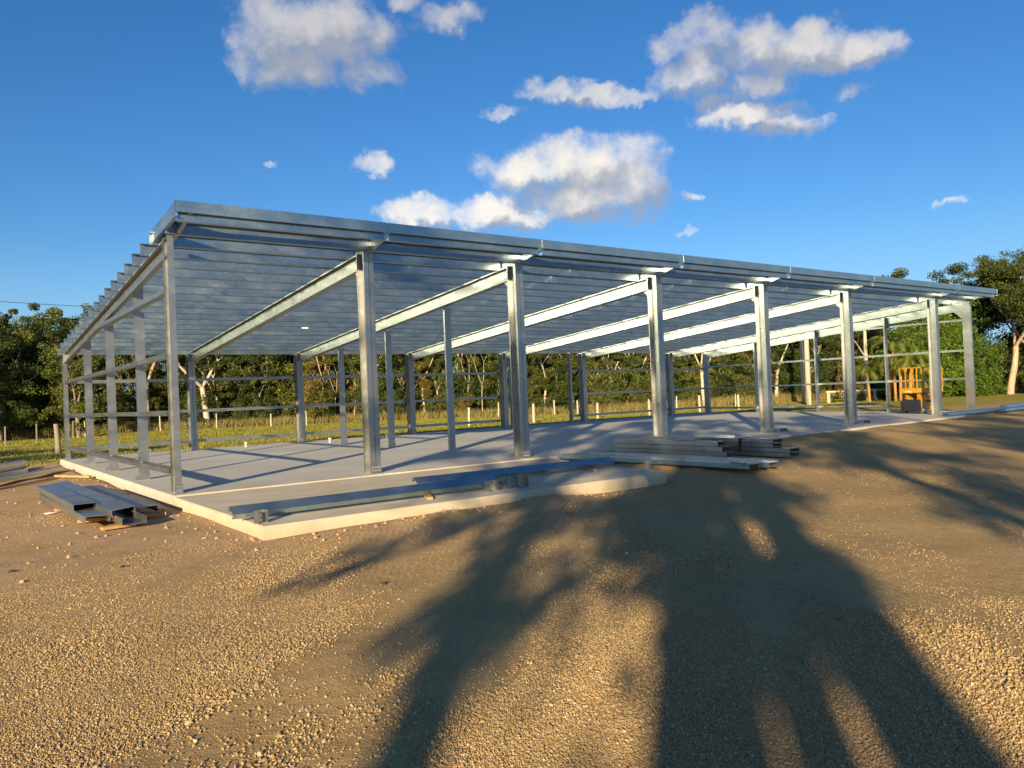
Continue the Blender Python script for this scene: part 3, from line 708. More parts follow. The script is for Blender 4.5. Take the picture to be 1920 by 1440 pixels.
# ------------------------------------------------------------------ scissor lift
def scissor():
    t = empty('scissor_lift', (0, 0, 0))
    tag(t, 'orange scissor lift parked on the slab behind the seventh front column', 'scissor lift')
    # local x = length, near end at x=0
    b = MB(); b.box(.0, .14, -.42, .42, .10, .62); b.box(.02, .16, -.36, .36, .6, .66); b.build('end_cover', M_BLACK, t)
    MB().box(.142, 1.75, -.30, .30, .16, .46).build('chassis', M_ORANGE, t)
    MB().box(.30, 1.55, -.40, -.302, .24, .80).build('battery_door', M_ORANGE, t)
    MB().box(.30, 1.55, .302, .40, .24, .80).build('battery_door', M_ORANGE, t)
    for x in (.30, 1.50):
        for y in (-.40, .40):
            w = MB().tube([(x, y-.05, .17), (x, y+.05, .17)], .17, 18).build('wheel', M_RUBBER, t, False)
            MB().tube([(x, y-.056, .17), (x, y+.056, .17)], .085, 12).build('hub', M_WHITE, w)
    # folded scissor arms
    for k in range(4):
        z = .50+.11*k
        for y in (-.27, .27):
            MB().bar((.2, y, z), (1.7, y, z+.09), .035, .07).build('scissor_arm', M_ORANGE, t)
            MB().bar((.2, y*.84, z+.09), (1.7, y*.84, z), .035, .07).build('scissor_arm', M_ORANGE, t)
    z0 = 1.0
    MB().box(-.02, 1.85, -.38, .38, z0, z0+.05).build('deck', M_ORANGE, t)
    tb = MB(); tb.box(-.03, -.021, -.39, .39, z0-.03, z0+.18); tb.box(1.851, 1.86, -.39, .39, z0-.03, z0+.18)
    tb.box(-.02, 1.85, -.392, -.381, z0-.03, z0+.18); tb.box(-.02, 1.85, .381, .392, z0-.03, z0+.18); tb.build('toe_board', M_ORANGE, t)
    for zz in (z0+.55, z0+1.12):
        r = MB()
        for p, q in (((-.02,-.38),(1.85,-.38)), ((-.02,.38),(1.85,.38)), ((-.02,-.38),(-.02,.38)), ((1.85,-.38),(1.85,.38))):
            r.bar((p[0], p[1], zz), (q[0], q[1], zz), .038, .038)
        r.build('guard_rail', M_ORANGE, t)
    for x in (-.02, .46, .93, 1.4, 1.85):
        for y in (-.38, .38):
            MB().bar((x, y, z0+.18), (x, y, z0+1.1), .038, .038, (0, 1, 0)).build('rail_post', M_ORANGE, t)
    for y in (-.13, .13): MB().bar((-.02, y, z0+.18), (-.02, y, z0+1.1), .03, .03, (0, 1, 0)).build('rail_post', M_ORANGE, t)
    MB().box(1.35, 1.62, -.34, -.10, z0+.62, z0+1.02).build('control_box', M_BLACK, t)
    MB().box(1.33, 1.60, -.33, -.11, z0+1.03, z0+1.16).build('control_lid', M_YELLOW, t)
    MB().box(-.0335, -.0305, -.14, .16, z0+.0, z0+.07).build('decal', M_YELLOW, t)
    MB().box(-.075, -.002, -.24, .24, .13, .33).build('entry_step', M_BLACK, t)
    m_ = MB()
    for k in range(13): m_.bar((.02+.15*k, -.385, z0+.19), (.02+.15*k, -.385, z0+.53), .006, .006, (0, 1, 0)); m_.bar((.02+.15*k, .385, z0+.19), (.02+.15*k, .385, z0+.53), .006, .006, (0, 1, 0))
    for k in range(4): m_.bar((-.02, -.385, z0+.22+.09*k), (1.85, -.385, z0+.22+.09*k), .006, .006); m_.bar((-.025, -.38, z0+.22+.09*k), (-.025, .38, z0+.22+.09*k), .006, .006)
    tag(m_.build('mesh_infill', M_OLDPOST, t), kind='stuff')
    MB().tube([(.9, -.41, .9), (1.0, -.43, .75), (1.15, -.42, .7), (1.2, -.40, .95)], .014, 6).build('hose', M_BLACK, t)
    MB().box(.5, .9, -.404, -.4005, .5, .62).build('decal', M_BLACK, t)
    MB().box(.30, 1.56, -.404, -.4005, .26, .31).build('warning_stripe', M_YELLOW, t)
    return t
sl_ = scissor(); sl_.scale = (1, 1, .93); sl_.location = (30.05, 1.45, 0.0); sl_.rotation_euler = (0, 0, rad(-6))

# ------------------------------------------------------------------ fences
def fence_line(pts, h, m, label, wires=4, lean=0, lw=.055):
    f = empty('paddock_fence', (pts[0][0], pts[0][1], float(gz(*pts[0]))))
    tag(f, label, 'fence'); rr = random.Random(int(pts[0][0]*10)); tops = []
    o0 = Vector(f.location)
    for (x, y) in pts:
        z = float(gz(x, y)); hh = h*rr.uniform(.88, 1.1); dx, dy = rr.uniform(-.04, .04)+lean, rr.uniform(-.03, .03); r = lw*rr.uniform(.8, 1.2)
        p0 = Vector((x, y, z-.05))-o0; p1 = Vector((x+dx, y+dy, z+hh))-o0
        MB().tube([p0, p0.lerp(p1, .5), p1], [r*1.05, r, r*.92], 8).build('post', m, f, False); tops.append((p0, p1))
    for k in range(wires):
        t = .28+.66*k/max(1, wires-1); w = MB()
        for (a0, a1), (b0, b1) in zip(tops[:-1], tops[1:]):
            A = a0.lerp(a1, t); B = b0.lerp(b1, t); w.tube([A, (A+B)/2-Vector((0, 0, .02)), B], .006, 4, False)
        w.build('wire', M_WIRE, f)
    return f
fence_line([(24.9,27.9),(29.4,26.7),(35.5,26.9),(40.1,26.1),(46.0,26.2),(49.8,25.3),(52.5,20.5)], 1.3, M_POST, 'wire fence with pale round posts crossing the paddock behind the slab', 4, 0, .075)
fence_line([(7.0,60.5),(12.6,58.5),(16.8,56.3),(20.4,52.6),(22.6,50.0),(29.8,48.3),(35.1,46.4)], 1.3, M_POST, 'wire fence with thin pale posts in front of the left tree line', 4, 0, .05)
fence_line([(38.5,43.5),(42.8,40.6),(44.6,39.4),(49.8,34.6),(51.2,33.2),(54.5,29.2)], 1.25, M_POST, 'wire fence with white posts right under the middle tree line', 3, 0, .06)
fence_line([(-4.1,49.0),(.6,50.5),(2.7,52.5),(5.6,56.5)], 1.35, M_OLDPOST, 'grey posted wire fence at the far left before the dark trees', 4)
p = MB().tube([(0, 0, -.1), (-.03, 0, .7), (-.08, 0, 1.35)], [.13, .12, .11], 10).build('strainer_post', M_OLDPOST); p.location = (1.9, 33.2, float(gz(1.9, 33.2))); p.scale = (1.1, 1.1, 1.2)
tag(p, 'thick leaning grey timber post in the grass behind the left rear corner of the slab', 'post')
# power poles
def pole(x, y, h, r, lab, arm=None):
    e = empty('power_pole', (x, y, float(gz(x, y)))); tag(e, lab, 'power pole')
    MB().tube([(0, 0, -.2), (0, 0, h*.5), (0, 0, h)], [r*1.15, r, r*.8], 10).build('pole_shaft', M_POLE, e, True)
    if arm:
        z, w = arm; d = Vector((.45, -.9, 0)).normalized()
        MB().bar(tuple(d*-w/2+Vector((0,0,z))), tuple(d*w/2+Vector((0,0,z))), .11, .13).build('crossarm', M_POLE, e)
    return e
pole(54.7, 22.0, 9, .21, 'thick pale power pole, right one of the pair beyond the right end wall')
pole(57.5, 24.3, 8.4, .14, 'thinner pale power pole, left one of the pair beyond the right end wall')
pole(57.0, 18.2, 6.9, .14, 'power pole with one crossarm above the palms', (6.2, 2.6))
# power lines in the left sky
for k, (z0, z1) in enumerate(((20.3, 16.6), (14.6, 14.0))):
    b = MB(); A = Vector((-34, 118, z0)); Bq = Vector((60, 108, z1)); pts = []
    for i in range(25):
        t = i/24; q = A.lerp(Bq, t); q.z -= 1.6*math.sin(PI*t); pts.append(q)
    o = b.tube(pts, .045, 5, False).build('power_line', M_LINE)
    tag(o, ['upper', 'lower'][k]+' thin dark power line crossing the sky behind the left end of the roof', 'power line')
# timber yard rail
e = empty('yard_rail', (55.0, 17.6, -.4)); tag(e, 'white timber yard rail with four legs in the grass beyond the right end wall', 'rail')
MB().bar((0, 3.0, 1.05), (3.4, -1.8, 1.1), .22, .12).build('top_rail', M_POST, e)
for t in (.03, .35, .62, .95):
    x, y = 3.4*t, 3.0-4.8*t; MB().bar((x, y, -.05), (x, y, .985+.05*t), .18, .18, (0, 1, 0)).build('leg', M_POST, e)

# ------------------------------------------------------------------ vegetation generators
def leaf_quads(centres, size, r, aspect=.42, droop=.0):
    n = len(centres)
    d = r.normal(size=(n, 3)); d[:, 2] -= droop; d /= np.linalg.norm(d, axis=1)[:, None]
    a = r.normal(size=(n, 3)); s = np.cross(d, a); s /= np.linalg.norm(s, axis=1)[:, None]+1e-9
    L_ = size*r.uniform(.6, 1.35, n)[:, None]; w = L_*aspect
    v = np.stack([centres-d*L_*.5, centres+s*w*.5, centres+d*L_*.5, centres-s*w*.5], 1).reshape(-1, 3)
    f = np.arange(4*n).reshape(-1, 4); return v, f
def grow(r, base, direc, length, rad0, depth, spread, segs=4, wob=.16, up=.1, mb=None, tips=None, kids=(2, 4), taper=.55, sides=6):
    pts = [Vector(base)]; d = Vector(direc).normalized(); rs = [rad0]
    for i in range(segs):
        d = (d + Vector(r.normal(size=3)*wob) + Vector((0, 0, up))).normalized()
        pts.append(pts[-1]+d*(length/segs)); rs.append(rad0*(1-(1-taper)*(i+1)/segs))
    mb.tube(pts, rs, sides, False)
    if depth == 0: tips.append((pts[-1], length)); return
    k = int(r.integers(kids[0], kids[1]+1))
    for j in range(k):
        ang = 2*PI*(j/k)+r.uniform(-.5, .5); u = Vector((math.cos(ang), math.sin(ang), 0))
        nd = (d + u*spread*r.uniform(.6, 1.3)).normalized()
        st_ = pts[-1] if j < 2 else pts[-2]
        grow(r, st_, nd, length*r.uniform(.55, .8), rs[-1]*.72, depth-1, spread, 3, wob*1.2, up, mb, tips, kids, taper, max(4, sides-1))
    if depth >= 2 and r.uniform() < .6: tips.append((pts[-1], length*.5))
def tree_meshes(seed, H, trunk_frac=.45, spread=.75, r0=.2, leaves=9000, leaf=.2, clump=(.9, .5), depth=3, flat=1, barkm=None, leafm=None, low=0, lean=(0, 0), droop=.4, up=.12, sub=3):
    r = np.random.default_rng(seed); mb = MB(); tips = []
    grow(r, (0, 0, -.15), (lean[0], lean[1], 1), H*trunk_frac, r0, depth, spread, 5, .07, up, mb, tips, (2, 3+(depth < 3)), .7, 8)
    T = np.array([tuple(t[0]) for t in tips]); s = (H*.9)/max(1e-3, T[:, 2].max())
    # scale skeleton so that the crown reaches H
    mb.v = [(x*s, y*s, z*s) for x, y, z in mb.v]; T = T*s
    if low:
        k = low; zz = r.uniform(.1, .6, k)*H; an = r.uniform(0, 2*PI, k); rr = r.uniform(.3, 1.0, k)*H*.2
        T = np.concatenate([T, np.stack([np.cos(an)*rr, np.sin(an)*rr, zz], 1)])
    # sub clumps round every tip
    C = np.repeat(T, sub, 0) + r.normal(size=(len(T)*sub, 3))*np.array([clump[0], clump[0], clump[1]])*.85
    wts = r.uniform(.3, 1.4, len(C)); wts /= wts.sum(); idx = r.choice(len(C), leaves, p=wts)
    rad_ = (np.array([clump[0], clump[0], clump[1]])*r.uniform(.35, .8, (len(C), 1)))[idx]
    dd = r.normal(size=(leaves, 3)); dd /= np.linalg.norm(dd, axis=1)[:, None]
    cen = C[idx] + dd*rad_*(r.uniform(0, 1, (leaves, 1))**.45)
    v, f = leaf_quads(cen, leaf, r, droop=droop)
    tm = bpy.data.meshes.new('trunk'); tm.from_pydata(mb.v, [], mb.f); tm.polygons.foreach_set('use_smooth', [True]*len(tm.polygons)); tm.materials.append(barkm); tm.update()
    return tm, fast_mesh('crown', v, f, leafm)
def place_tree(name, meshes, x, y, rz, s, label, cat='tree', group=None, z=None, sz=1.0):
    e = empty(name, (x, y, (float(gz(x, y)) if z is None else z)), rz); e.scale = (s, s, s*sz)
    tag(e, label, cat, group)
    inst('trunk', meshes[0], parent=e); inst('crown', meshes[1], parent=e); return e
def copy_tree(src, name, x, y, rz, s, label, cat, group, sz=1.0):
    e = src.copy(); COL.objects.link(e); e.name = name; e.location = (x, y, float(gz(x, y))); e.rotation_euler = (0, 0, rz); e.scale = (s, s, s*sz)
    tag(e, label, cat, group)
    for c in src.children:
        k = c.copy(); COL.objects.link(k); k.parent = e
    return e

V = [tree_meshes(11, 10, .42, .7, .19, 22000, .19, (1.1, .8), 3, barkm=B_PALE, leafm=L_OLIVE, low=8),
     tree_meshes(12, 10, .50, .6, .15, 22000, .19, (1.0, .75), 3, barkm=B_GREY, leafm=L_DARK, low=14),
     tree_meshes(13, 10, .36, .8, .20, 23000, .20, (1.2, .8), 3, barkm=B_PALE, leafm=L_DARK, low=12),
     tree_meshes(14, 10, .55, .5, .10, 9000, .23, (.8, .8), 3, barkm=B_PALE, leafm=L_OLIVE, low=6),
     tree_meshes(15, 10, .45, .7, .15, 17000, .19, (1.0, .7), 3, barkm=B_PINK, leafm=L_GOLD, low=6)]
V.append(tree_meshes(16, 9, .62, .45, .085, 2600, .22, (.8, .7), 3, barkm=B_PALE, leafm=L_OLIVE, sub=1))
V.append(tree_meshes(17, 8, .5, .7, .10, 1500, .2, (.7, .5), 4, barkm=B_PALE, leafm=L_GOLD, sub=1))
S = [tree_meshes(21, 4, .22, 1.0, .06, 7500, .20, (.75, .55), 3, barkm=B_GREY, leafm=L_DARK, low=24),
     tree_meshes(22, 4, .25, .9, .05, 7500, .19, (.7, .6), 3, barkm=B_GREY, leafm=L_OLIVE, low=24),
     tree_meshes(23, 4, .22, 1.0, .05, 6500, .19, (.7, .5), 3, barkm=B_GREY, leafm=L_GOLD, low=18)]
LUSH = tree_meshes(31, 6, .25, .9, .10, 26000, .18, (.9, .7), 3, barkm=B_GREY, leafm=L_GREEN, low=60)
rr = random.Random(5)
# tree line: runs from far left to the right of the shed; (t 0..1) along A-B-C-D
LINE = [(-26, 66), (-2, 66), (12, 65.5), (22, 58.5), (33.5, 51), (46.8, 43), (54, 36), (62, 30), (74, 27), (92, 23)]
def line_pt(t, back):
    k = t*(len(LINE)-1); i = min(int(k), len(LINE)-2); a = k-i
    p = Vector((*LINE[i], 0)).lerp(Vector((*LINE[i+1], 0)), a); d = (Vector((*LINE[i+1], 0))-Vector((*LINE[i], 0))).normalized()
    n = Vector((-d.y, d.x, 0)); return p+n*back
names_ = ['tall pale barked gum tree in the bush', 'dark leaved grey trunked gum tree in the bush', 'broad pale limbed dark gum tree in the bush',
         'slender grey sapling gum tree in the bush', 'golden leaved pink barked gum tree in the bush']
names_ += ['thin bare pale gum trunk with a sparse crown', 'grey sparse tree with many bare pale branches']
first = {}
def put(kind, x, y, rz, s, label, cat, group, sz=1.0):
    nm = 'gum_tree' if kind[0] == 'V' else 'bush'
    if kind not in first:
        first[kind] = place_tree(nm, (V if kind[0] == 'V' else S)[int(kind[1])], x, y, rz, s, label, cat, group, sz=sz); return first[kind]
    return copy_tree(first[kind], nm, x, y, rz, s, label, cat, group, sz)
def where(t): return [' far left', ' behind left bays', ' behind middle bays', ' behind right bays', ' far right'][min(4, int(t*5))]
for row, (back, n, smin, smax) in enumerate(((1.2, 74, .75, 1.02), (5, 46, .95, 1.2), (10, 42, 1.05, 1.3), (16, 40, 1.1, 1.35))):
    for i in range(n):
        t = (i+rr.uniform(-.4, .4)+.5)/n
        p = line_pt(min(max(t, 0), 1), back+rr.uniform(-1.6, 1.6)); k = rr.choice([[0, 5, 1, 6, 2, 5, 3, 6, 4], [0, 1, 1, 2, 2, 3, 4, 6], [1, 2, 2, 3, 0], [1, 2, 2, 1, 0]][row])
        s = rr.uniform(smin, smax)
        if t > .72: s *= .95
        put('V%d' % k, p.x, p.y, rr.uniform(0, 6.28), s, names_[k]+where(t)+['', ', second row', ', third row', ', back row'][row], 'tree', 'bush trees: '+['tall pale gums', 'dark grey gums', 'broad dark gums', 'slender saplings', 'golden gums', 'bare pale trunks', 'bare branched trees'][k])
bn = ['dark green rounded bush by the tree line', 'olive green bush by the tree line', 'golden dry bush by the tree line']
for row, (back, n) in enumerate(((-.4, 40), (2.6, 44), (7, 34), (13, 30))):
    for i in range(n):
        t = (i+rr.uniform(-.5, .5)+.5)/n; p = line_pt(min(max(t, 0), 1), back+rr.uniform(-.8, .8)); k = rr.choice([0, 0, 1, 1, 2])
        s = rr.uniform(.4, .9) if row == 0 else rr.uniform(.85, 1.4)
        put('S%d' % k, p.x, p.y, rr.uniform(0, 6.28), s, bn[k]+where(t)+[', front row', ', second row', ', third row', ', back row'][row], 'bush', ['dark bushes', 'olive bushes', 'golden bushes'][k]+' along the tree line')

# distinctive trees
GUM_BIG = tree_meshes(42, 14.5, .36, .72, .36, 60000, .20, (1.7, 1.0), 4, barkm=B_PINK, leafm=L_OLIVE, up=.04, sub=3)
place_tree('gum_tree', GUM_BIG, 66.9, 11.6, .6, .84, 'largest gum tree with forked pink trunk at the right edge, umbrella crown', 'tree', z=-.3)
place_tree('gum_tree', tree_meshes(43, 12, .45, .6, .24, 13000, .24, (1.3, .6), 3, barkm=B_PINK, leafm=L_OLIVE), 69.5, 11.0, 2, .95, 'smaller pink gum tree just right of the largest gum', 'tree', z=-.3)
place_tree('gum_tree', tree_meshes(44, 10.5, .34, .9, .26, 42000, .17, (1.4, .9), 4, barkm=B_GREY, leafm=L_DARK, sub=2, low=30), 1.0, 63, 0, .90, 'big dark crowned gum tree with grey branching limbs at the far left', 'tree')
place_tree('gum_tree', tree_meshes(45, 9, .34, .9, .18, 30000, .17, (1.3, .9), 4, barkm=B_GREY, leafm=L_DARK, sub=2, low=26), -2.6, 61, 1, .92, 'dark gum tree at the left frame edge', 'tree')
place_tree('gum_tree', tree_meshes(49, 8, .34, .9, .2, 11000, .22, (1.1, .8), 3, barkm=B_GREY, leafm=L_OLIVE, low=20), 6.3, 58.5, 1, .95, 'round olive crowned tree just left of the shed rear corner', 'tree')
place_tree('gum_tree', tree_meshes(46, 9.5, .45, .8, .32, 7000, .22, (1.1, .6), 3, barkm=B_PINK, leafm=L_OLIVE), 12.4, 62.5, 2, 1.1, 'thick pink trunked gum tree seen through the left end wall', 'tree')
place_tree('gum_tree', tree_meshes(47, 9.5, .40, .9, .30, 5000, .22, (1.1, .6), 4, barkm=B_PALE, leafm=L_OLIVE, sub=1), 17.1, 60.2, .4, 1.12, 'white limbed gum tree right of the first rear column', 'tree')
place_tree('gum_tree', tree_meshes(48, 9.0, .5, .7, .22, 6000, .22, (1.1, .6), 3, barkm=B_PALE, leafm=L_OLIVE), 54.6, 32.8, .4, 1.1, 'straight pale trunked gum tree behind the right end wall', 'tree')
for (x, y, s, k, lab) in ((74, 12, 1.0, 2, 'broad dark tree closing the view at the right frame edge'), (78, 15, 1.1, 0, 'pale barked tree behind the largest gum at the right'), (73, 16, 1.15, 2, 'broad dark tree directly behind the largest gum'),
        (82, 11, 1.0, 1, 'dark grey tree at the right frame edge, further off'), (76, 8.5, .85, 0, 'low pale barked tree outside the right frame edge'), (70, 19.5, 1.15, 2, 'broad dark tree behind the tall green mass at the right'), (88, 8, 1.1, 2, 'farthest dark tree on the right'), (86, 14, 1.2, 1, 'dark grey tree far behind the largest gum')):
    put('V%d' % k, x, y, rr.uniform(0, 6), s, lab, 'tree', None)
for i in range(12): put('S%d' % (i % 2), 67+i*1.9, 13.2-.25*i+rr.uniform(-.8, .8), rr.uniform(0, 6), rr.uniform(.7, 1.1), bn[i % 2]+' under the right gums', 'bush', 'shrub row under the right gums')
lush_first = None
lush_spots = [(60.5, 14.5, 1.0, 'lush bright green shrub right behind the scissor lift'), (62.3, 12.3, .82, 'lush bright green shrub between the corner column and the largest gum'),
              (64.0, 16.5, 1.1, 'tall lush green shrub behind the seventh front column'), (58.4, 16.4, .7, 'lush green shrub just right of the palms'), (67.6, 9.6, .32, 'low lush green shrub at the foot of the largest gum'),
              (70.5, 9.5, .4, 'low green shrub at the right frame edge'), (69.5, 17.5, 1.3, 'tall green tree mass behind the lush shrubs')]
for (x, y, s, lab) in lush_spots:
    if lush_first is None: lush_first = place_tree('lush_shrub', LUSH, x, y, rr.uniform(0, 6), s, lab, 'shrub', 'lush shrubs at the right')
    else: copy_tree(lush_first, 'lush_shrub', x, y, rr.uniform(0, 6), s, lab, 'shrub', 'lush shrubs at the right')
# palms
def palm(seed, x, y, h, lab):
    r = np.random.default_rng(seed); e = empty('palm_tree', (x, y, float(gz(x, y)))); tag(e, lab, 'palm', 'golden palms beyond the right end wall')
    for s in range(3):
        ox, oy = r.normal(size=2)*.35; hh = h*r.uniform(.65, 1)
        MB().tube([(ox, oy, 0), (ox*1.3, oy*1.3, hh*.5), (ox*1.6, oy*1.6, hh*.62)], [.11, .09, .07], 8).build('trunk', B_PALM, e, True)
        vs = []; fs = []; 
        for k in range(11):
            a = 2*PI*k/11+r.uniform(-.2, .2); el0 = r.uniform(.5, 1.35); Lf = h*.42*r.uniform(.8, 1.1)
            p = np.array([ox*1.6, oy*1.6, hh*.62]); dirh = np.array([math.cos(a), math.sin(a), 0]); side = np.array([-math.sin(a), math.cos(a), 0])
            el_ = el0; prevp = p.copy(); steps = 14
            for q in range(steps):
                p = prevp + (dirh*math.cos(el_)+np.array([0, 0, math.sin(el_)]))*Lf/steps
                for sg in (-1, 1):
                    ll = .55*math.sin(PI*(q+1.5)/(steps+2)); tip = p+side*sg*ll*.75+np.array([0, 0, -ll*.55])+dirh*ll*.35
                    i0 = len(vs); vs += [prevp, p, tip]; fs.append((i0, i0+1, i0+2))
                prevp = p; el_ -= .15+.03*q*.4
        mk('fronds', vs, fs, L_PALM, e)
palm(3, 52.4, 15.3, 5.2, 'golden palm clump left of the tall palm beyond the end wall'); palm(4, 52.6, 13.6, 6.2, 'tallest golden palm clump beyond the end wall'); palm(5, 51.6, 12.4, 5.2, 'short golden palm clump just left of the scissor lift')
# dry grass along the tree line and round the slab: uncountable
def grass(name, pts, hmin, hmax, blades, label, m=L_GRASS, w=.03, spread=.18):
    r = np.random.default_rng(len(pts)); P0 = np.repeat(np.array(pts), blades, 0); n = len(P0)
    P0 = P0 + np.concatenate([r.normal(size=(n, 2))*spread, np.zeros((n, 1))], 1)
    h = r.uniform(hmin, hmax, n)[:, None]; lean = np.concatenate([r.normal(size=(n, 2))*.3, np.ones((n, 1))], 1)*h
    s = np.concatenate([r.normal(size=(n, 2)), np.zeros((n, 1))], 1); s /= np.linalg.norm(s, axis=1)[:, None]
    v = np.stack([P0-s*w, P0+s*w, P0+lean], 1).reshape(-1, 3); f = np.arange(3*n).reshape(-1, 3)
    o = link(bpy.data.objects.new(name, fast_mesh(name, v, f, m))); tag(o, label, 'grass', kind='stuff'); return o
pts = []
for i in range(6500):
    p = line_pt(rr.uniform(0, 1), rr.uniform(-2.6, 1.5)); pts.append((p.x, p.y, float(gz(p.x, p.y))))
grass('long_grass', pts, .3, .95, 7, 'long dry grass along the foot of the tree line')
L_TURF = leaf_mat('turf_blades', (.13, .14, .02), (.28, .26, .045), (.46, .37, .10))
pts = []
for i in range(34000):
    x = rr.uniform(-6, 64); y = rr.uniform(16.2, 58)
    if x+y*1.22 > 92: continue
    pts.append((x, y, float(gz(x, y))))
grass('paddock_grass', pts, .04, .13, 4, 'short sunlit paddock grass behind the slab', L_TURF, .02, .3)

# ------------------------------------------------------------------ trees behind the camera that cast the long shadows
SV = np.array([math.sin(rad(49.1)), math.cos(rad(49.1))]); SN = np.array([SV[1], -SV[0]])
def uv2(u, v): q = SN*u+SV*v; return float(q[0]), float(q[1])
def shade_tree(seed, u, v, H, r0, lab, frac=.5, leaves=9000, spread=.6, clump=(1.1, .7), sub=3, lean=(0, 0), leaf=.2, depth=3):
    x, y = uv2(u, v)
    place_tree('gum_tree', tree_meshes(seed, H, frac, spread, r0, leaves, leaf, clump, depth, barkm=B_PALE, leafm=L_OLIVE, sub=sub, lean=lean), x, y, 0, 1, lab, 'tree')
def yard_gum(seed, v0, stems, blobs, label, dens=200, leaf=.26):
    """stems: lists of (u, h, r) in the plane across the sun; blobs: (u, h, ru, rh, density)"""
    r = np.random.default_rng(seed); u0 = stems[0][0][0]; bx, by = uv2(u0, v0)
    e = empty('gum_tree', (bx, by, -.2)); tag(e, label, 'tree')
    def P(u, h, dv=0): x, y = uv2(u, v0+dv); return Vector((x-bx, y-by, h))
    mb = MB()
    for st_ in stems:
        dv = r.uniform(-.6, .6); mb.tube([P(u, h, dv*min(1, h/4)) for u, h, _ in st_], [q[2] for q in st_], 10)
    for (u, h, ru, rh, d) in blobs:
        if ru < .28: continue
        nst = min((q for st_ in stems for q in st_ if (q[1] < h-.8 and q[1] > 5) or (h < 7.2 and q[1] > 6.6)), key=lambda q: (q[0]-u)**2+(q[1]-h)**2*.4, default=stems[0][-1])
        dv = r.uniform(-1.6, 1.6); A = P(nst[0], nst[1]); B2 = P(u, h, dv); mid = A.lerp(B2, .5)+Vector((0, 0, .25))
        mb.tube([A, mid, B2], [.10, .065, .03], 6, False)
    mb.build('trunk', B_PALE, e, True)
    cen = []
    for (u, h, ru, rh, d) in blobs:
        low_ = .2 if h < 7.2 else 1.0
        n = int(dens*ru*rh*PI*d); dv0 = r.uniform(-1.6, 1.6)*low_
        # each blob is made of small sub clumps so that the light comes through in patches
        ns = max(2, int(ru*rh*3.2)); sa = r.uniform(0, 2*PI, ns); sr = np.sqrt(r.uniform(0, 1, ns)); su = u+ru*sr*np.cos(sa); sh = h+rh*sr*np.sin(sa); sv = dv0+r.uniform(-1, 1, ns)*low_
        k = r.integers(0, ns, n); g3 = r.normal(size=(n, 3))*np.array([.26, .19, .35])*(.8 if h < 7.2 else 1.0)
        uu = su[k]+g3[:, 0]; hh = sh[k]+g3[:, 1]; vv = v0+sv[k]+g3[:, 2]
        cen.append(np.stack([SN[0]*uu+SV[0]*vv-bx, SN[1]*uu+SV[1]*vv-by, hh], 1))
    v, f = leaf_quads(np.concatenate(cen), leaf, r, .45); inst('crown', fast_mesh('crown', v, f, L_OLIVE), parent=e)
rs_ = random.Random(77)
def scatter(u0, u1, hlo, hhi, n, d=1.0):
    out = []
    for _ in range(n):
        u = rs_.uniform(u0, u1); lo = hlo(u) if callable(hlo) else hlo; h = rs_.uniform(lo, hhi); out.append((u, h, rs_.uniform(.5, 1.15), rs_.uniform(.3, .6), d*rs_.uniform(.7, 1.3)))
    return out
V0 = -28
yard_gum(1, V0, [[(9.25,0,.33),(9.26,5.2,.34),(9.1,8,.2),(8.8,11.5,.06)], [(9.78,0,.185),(9.79,5.0,.185),(9.7,7.5,.1),(10,11,.04)], [(10.30,0,.36),(10.32,5.0,.30),(10.3,7.5,.24),(10.9,12,.06)]],
    [(9.3,5.35,.5,.28,2.4),(9.9,5.3,.45,.26,2.6),(9.6,5.7,.6,.3,2.2),(10.25,5.6,.3,.4,2.4),(9.1,6.6,.5,.5,1.5),(9.8,6.7,.6,.5,1.5),(10.2,7.6,.5,.6,1.1),(9.5,7.7,.6,.6,1.1),(9.3,7.0,.7,.7,2),(10.1,7.3,.6,.6,2),(9.6,8.0,1.0,.5,1.6),(8.5,5.5,.3,.5,.5),(8.25,5.1,.22,.3,.4),(8.8,4.9,.15,.4,.5),(8.35,5.9,.5,.9,.32),(8.5,6.9,.6,.8,.5),(7.9,7.9,.6,.5,.8),(8.4,6.5,.5,.5,1.0),(8.0,7.4,.7,.4,1.2),(9.0,6.0,.35,.7,1.5)]+scatter(7.2, 12.0, 8.0, 13.2, 26), 'multi stemmed gum tree behind the camera with three straight trunks')
yard_gum(2, V0-1, [[(8.3,0,.24),(8.05,4.4,.2),(7.5,5.4,.17),(6.9,7.0,.12),(5.6,9.5,.06)]],
    [(7.5,5.8,.38,.6,1.7),(7.1,6.3,.45,.4,1.4),(5.55,5.75,.10,.16,1.8),(5.7,6.15,.22,.18,2.0),(6.1,6.5,.28,.18,2.0),(6.6,6.85,.5,.22,1.5),(7.4,6.9,.5,.3,1.2)]+scatter(5.4, 8.0, 7.2, 12.8, 17)+scatter(2.2, 5.5, 9.3, 13.2, 17, .9), 'gum tree behind the camera leaning to the left')
lo_ = lambda u: 6.5+.10*(u-12)
for i, (u, a, b) in enumerate(((13.2, 11.4, 15.2), (17.2, 15, 19.3), (21.5, 19, 23.8), (26, 23.5, 28.5), (31, 28, 33))):
    yard_gum(10+i, V0-rs_.uniform(0, 2), [[(u,0,.26),(u+.1,4,.22),(u-.3,8,.15),(u+.3,12,.05)]], scatter(a, b, 6.6 if i else 6.9, 13.2, 24, .85), ['first','second','third','fourth','last'][i]+' gum tree of the row right of the group behind the camera')
shade_tree(68, -22, -14, 9, .2, 'gum tree left of the slab outside the frame', .35)
shade_tree(69, -28, -8, 8, .2, 'second gum tree left of the slab outside the frame', .35)

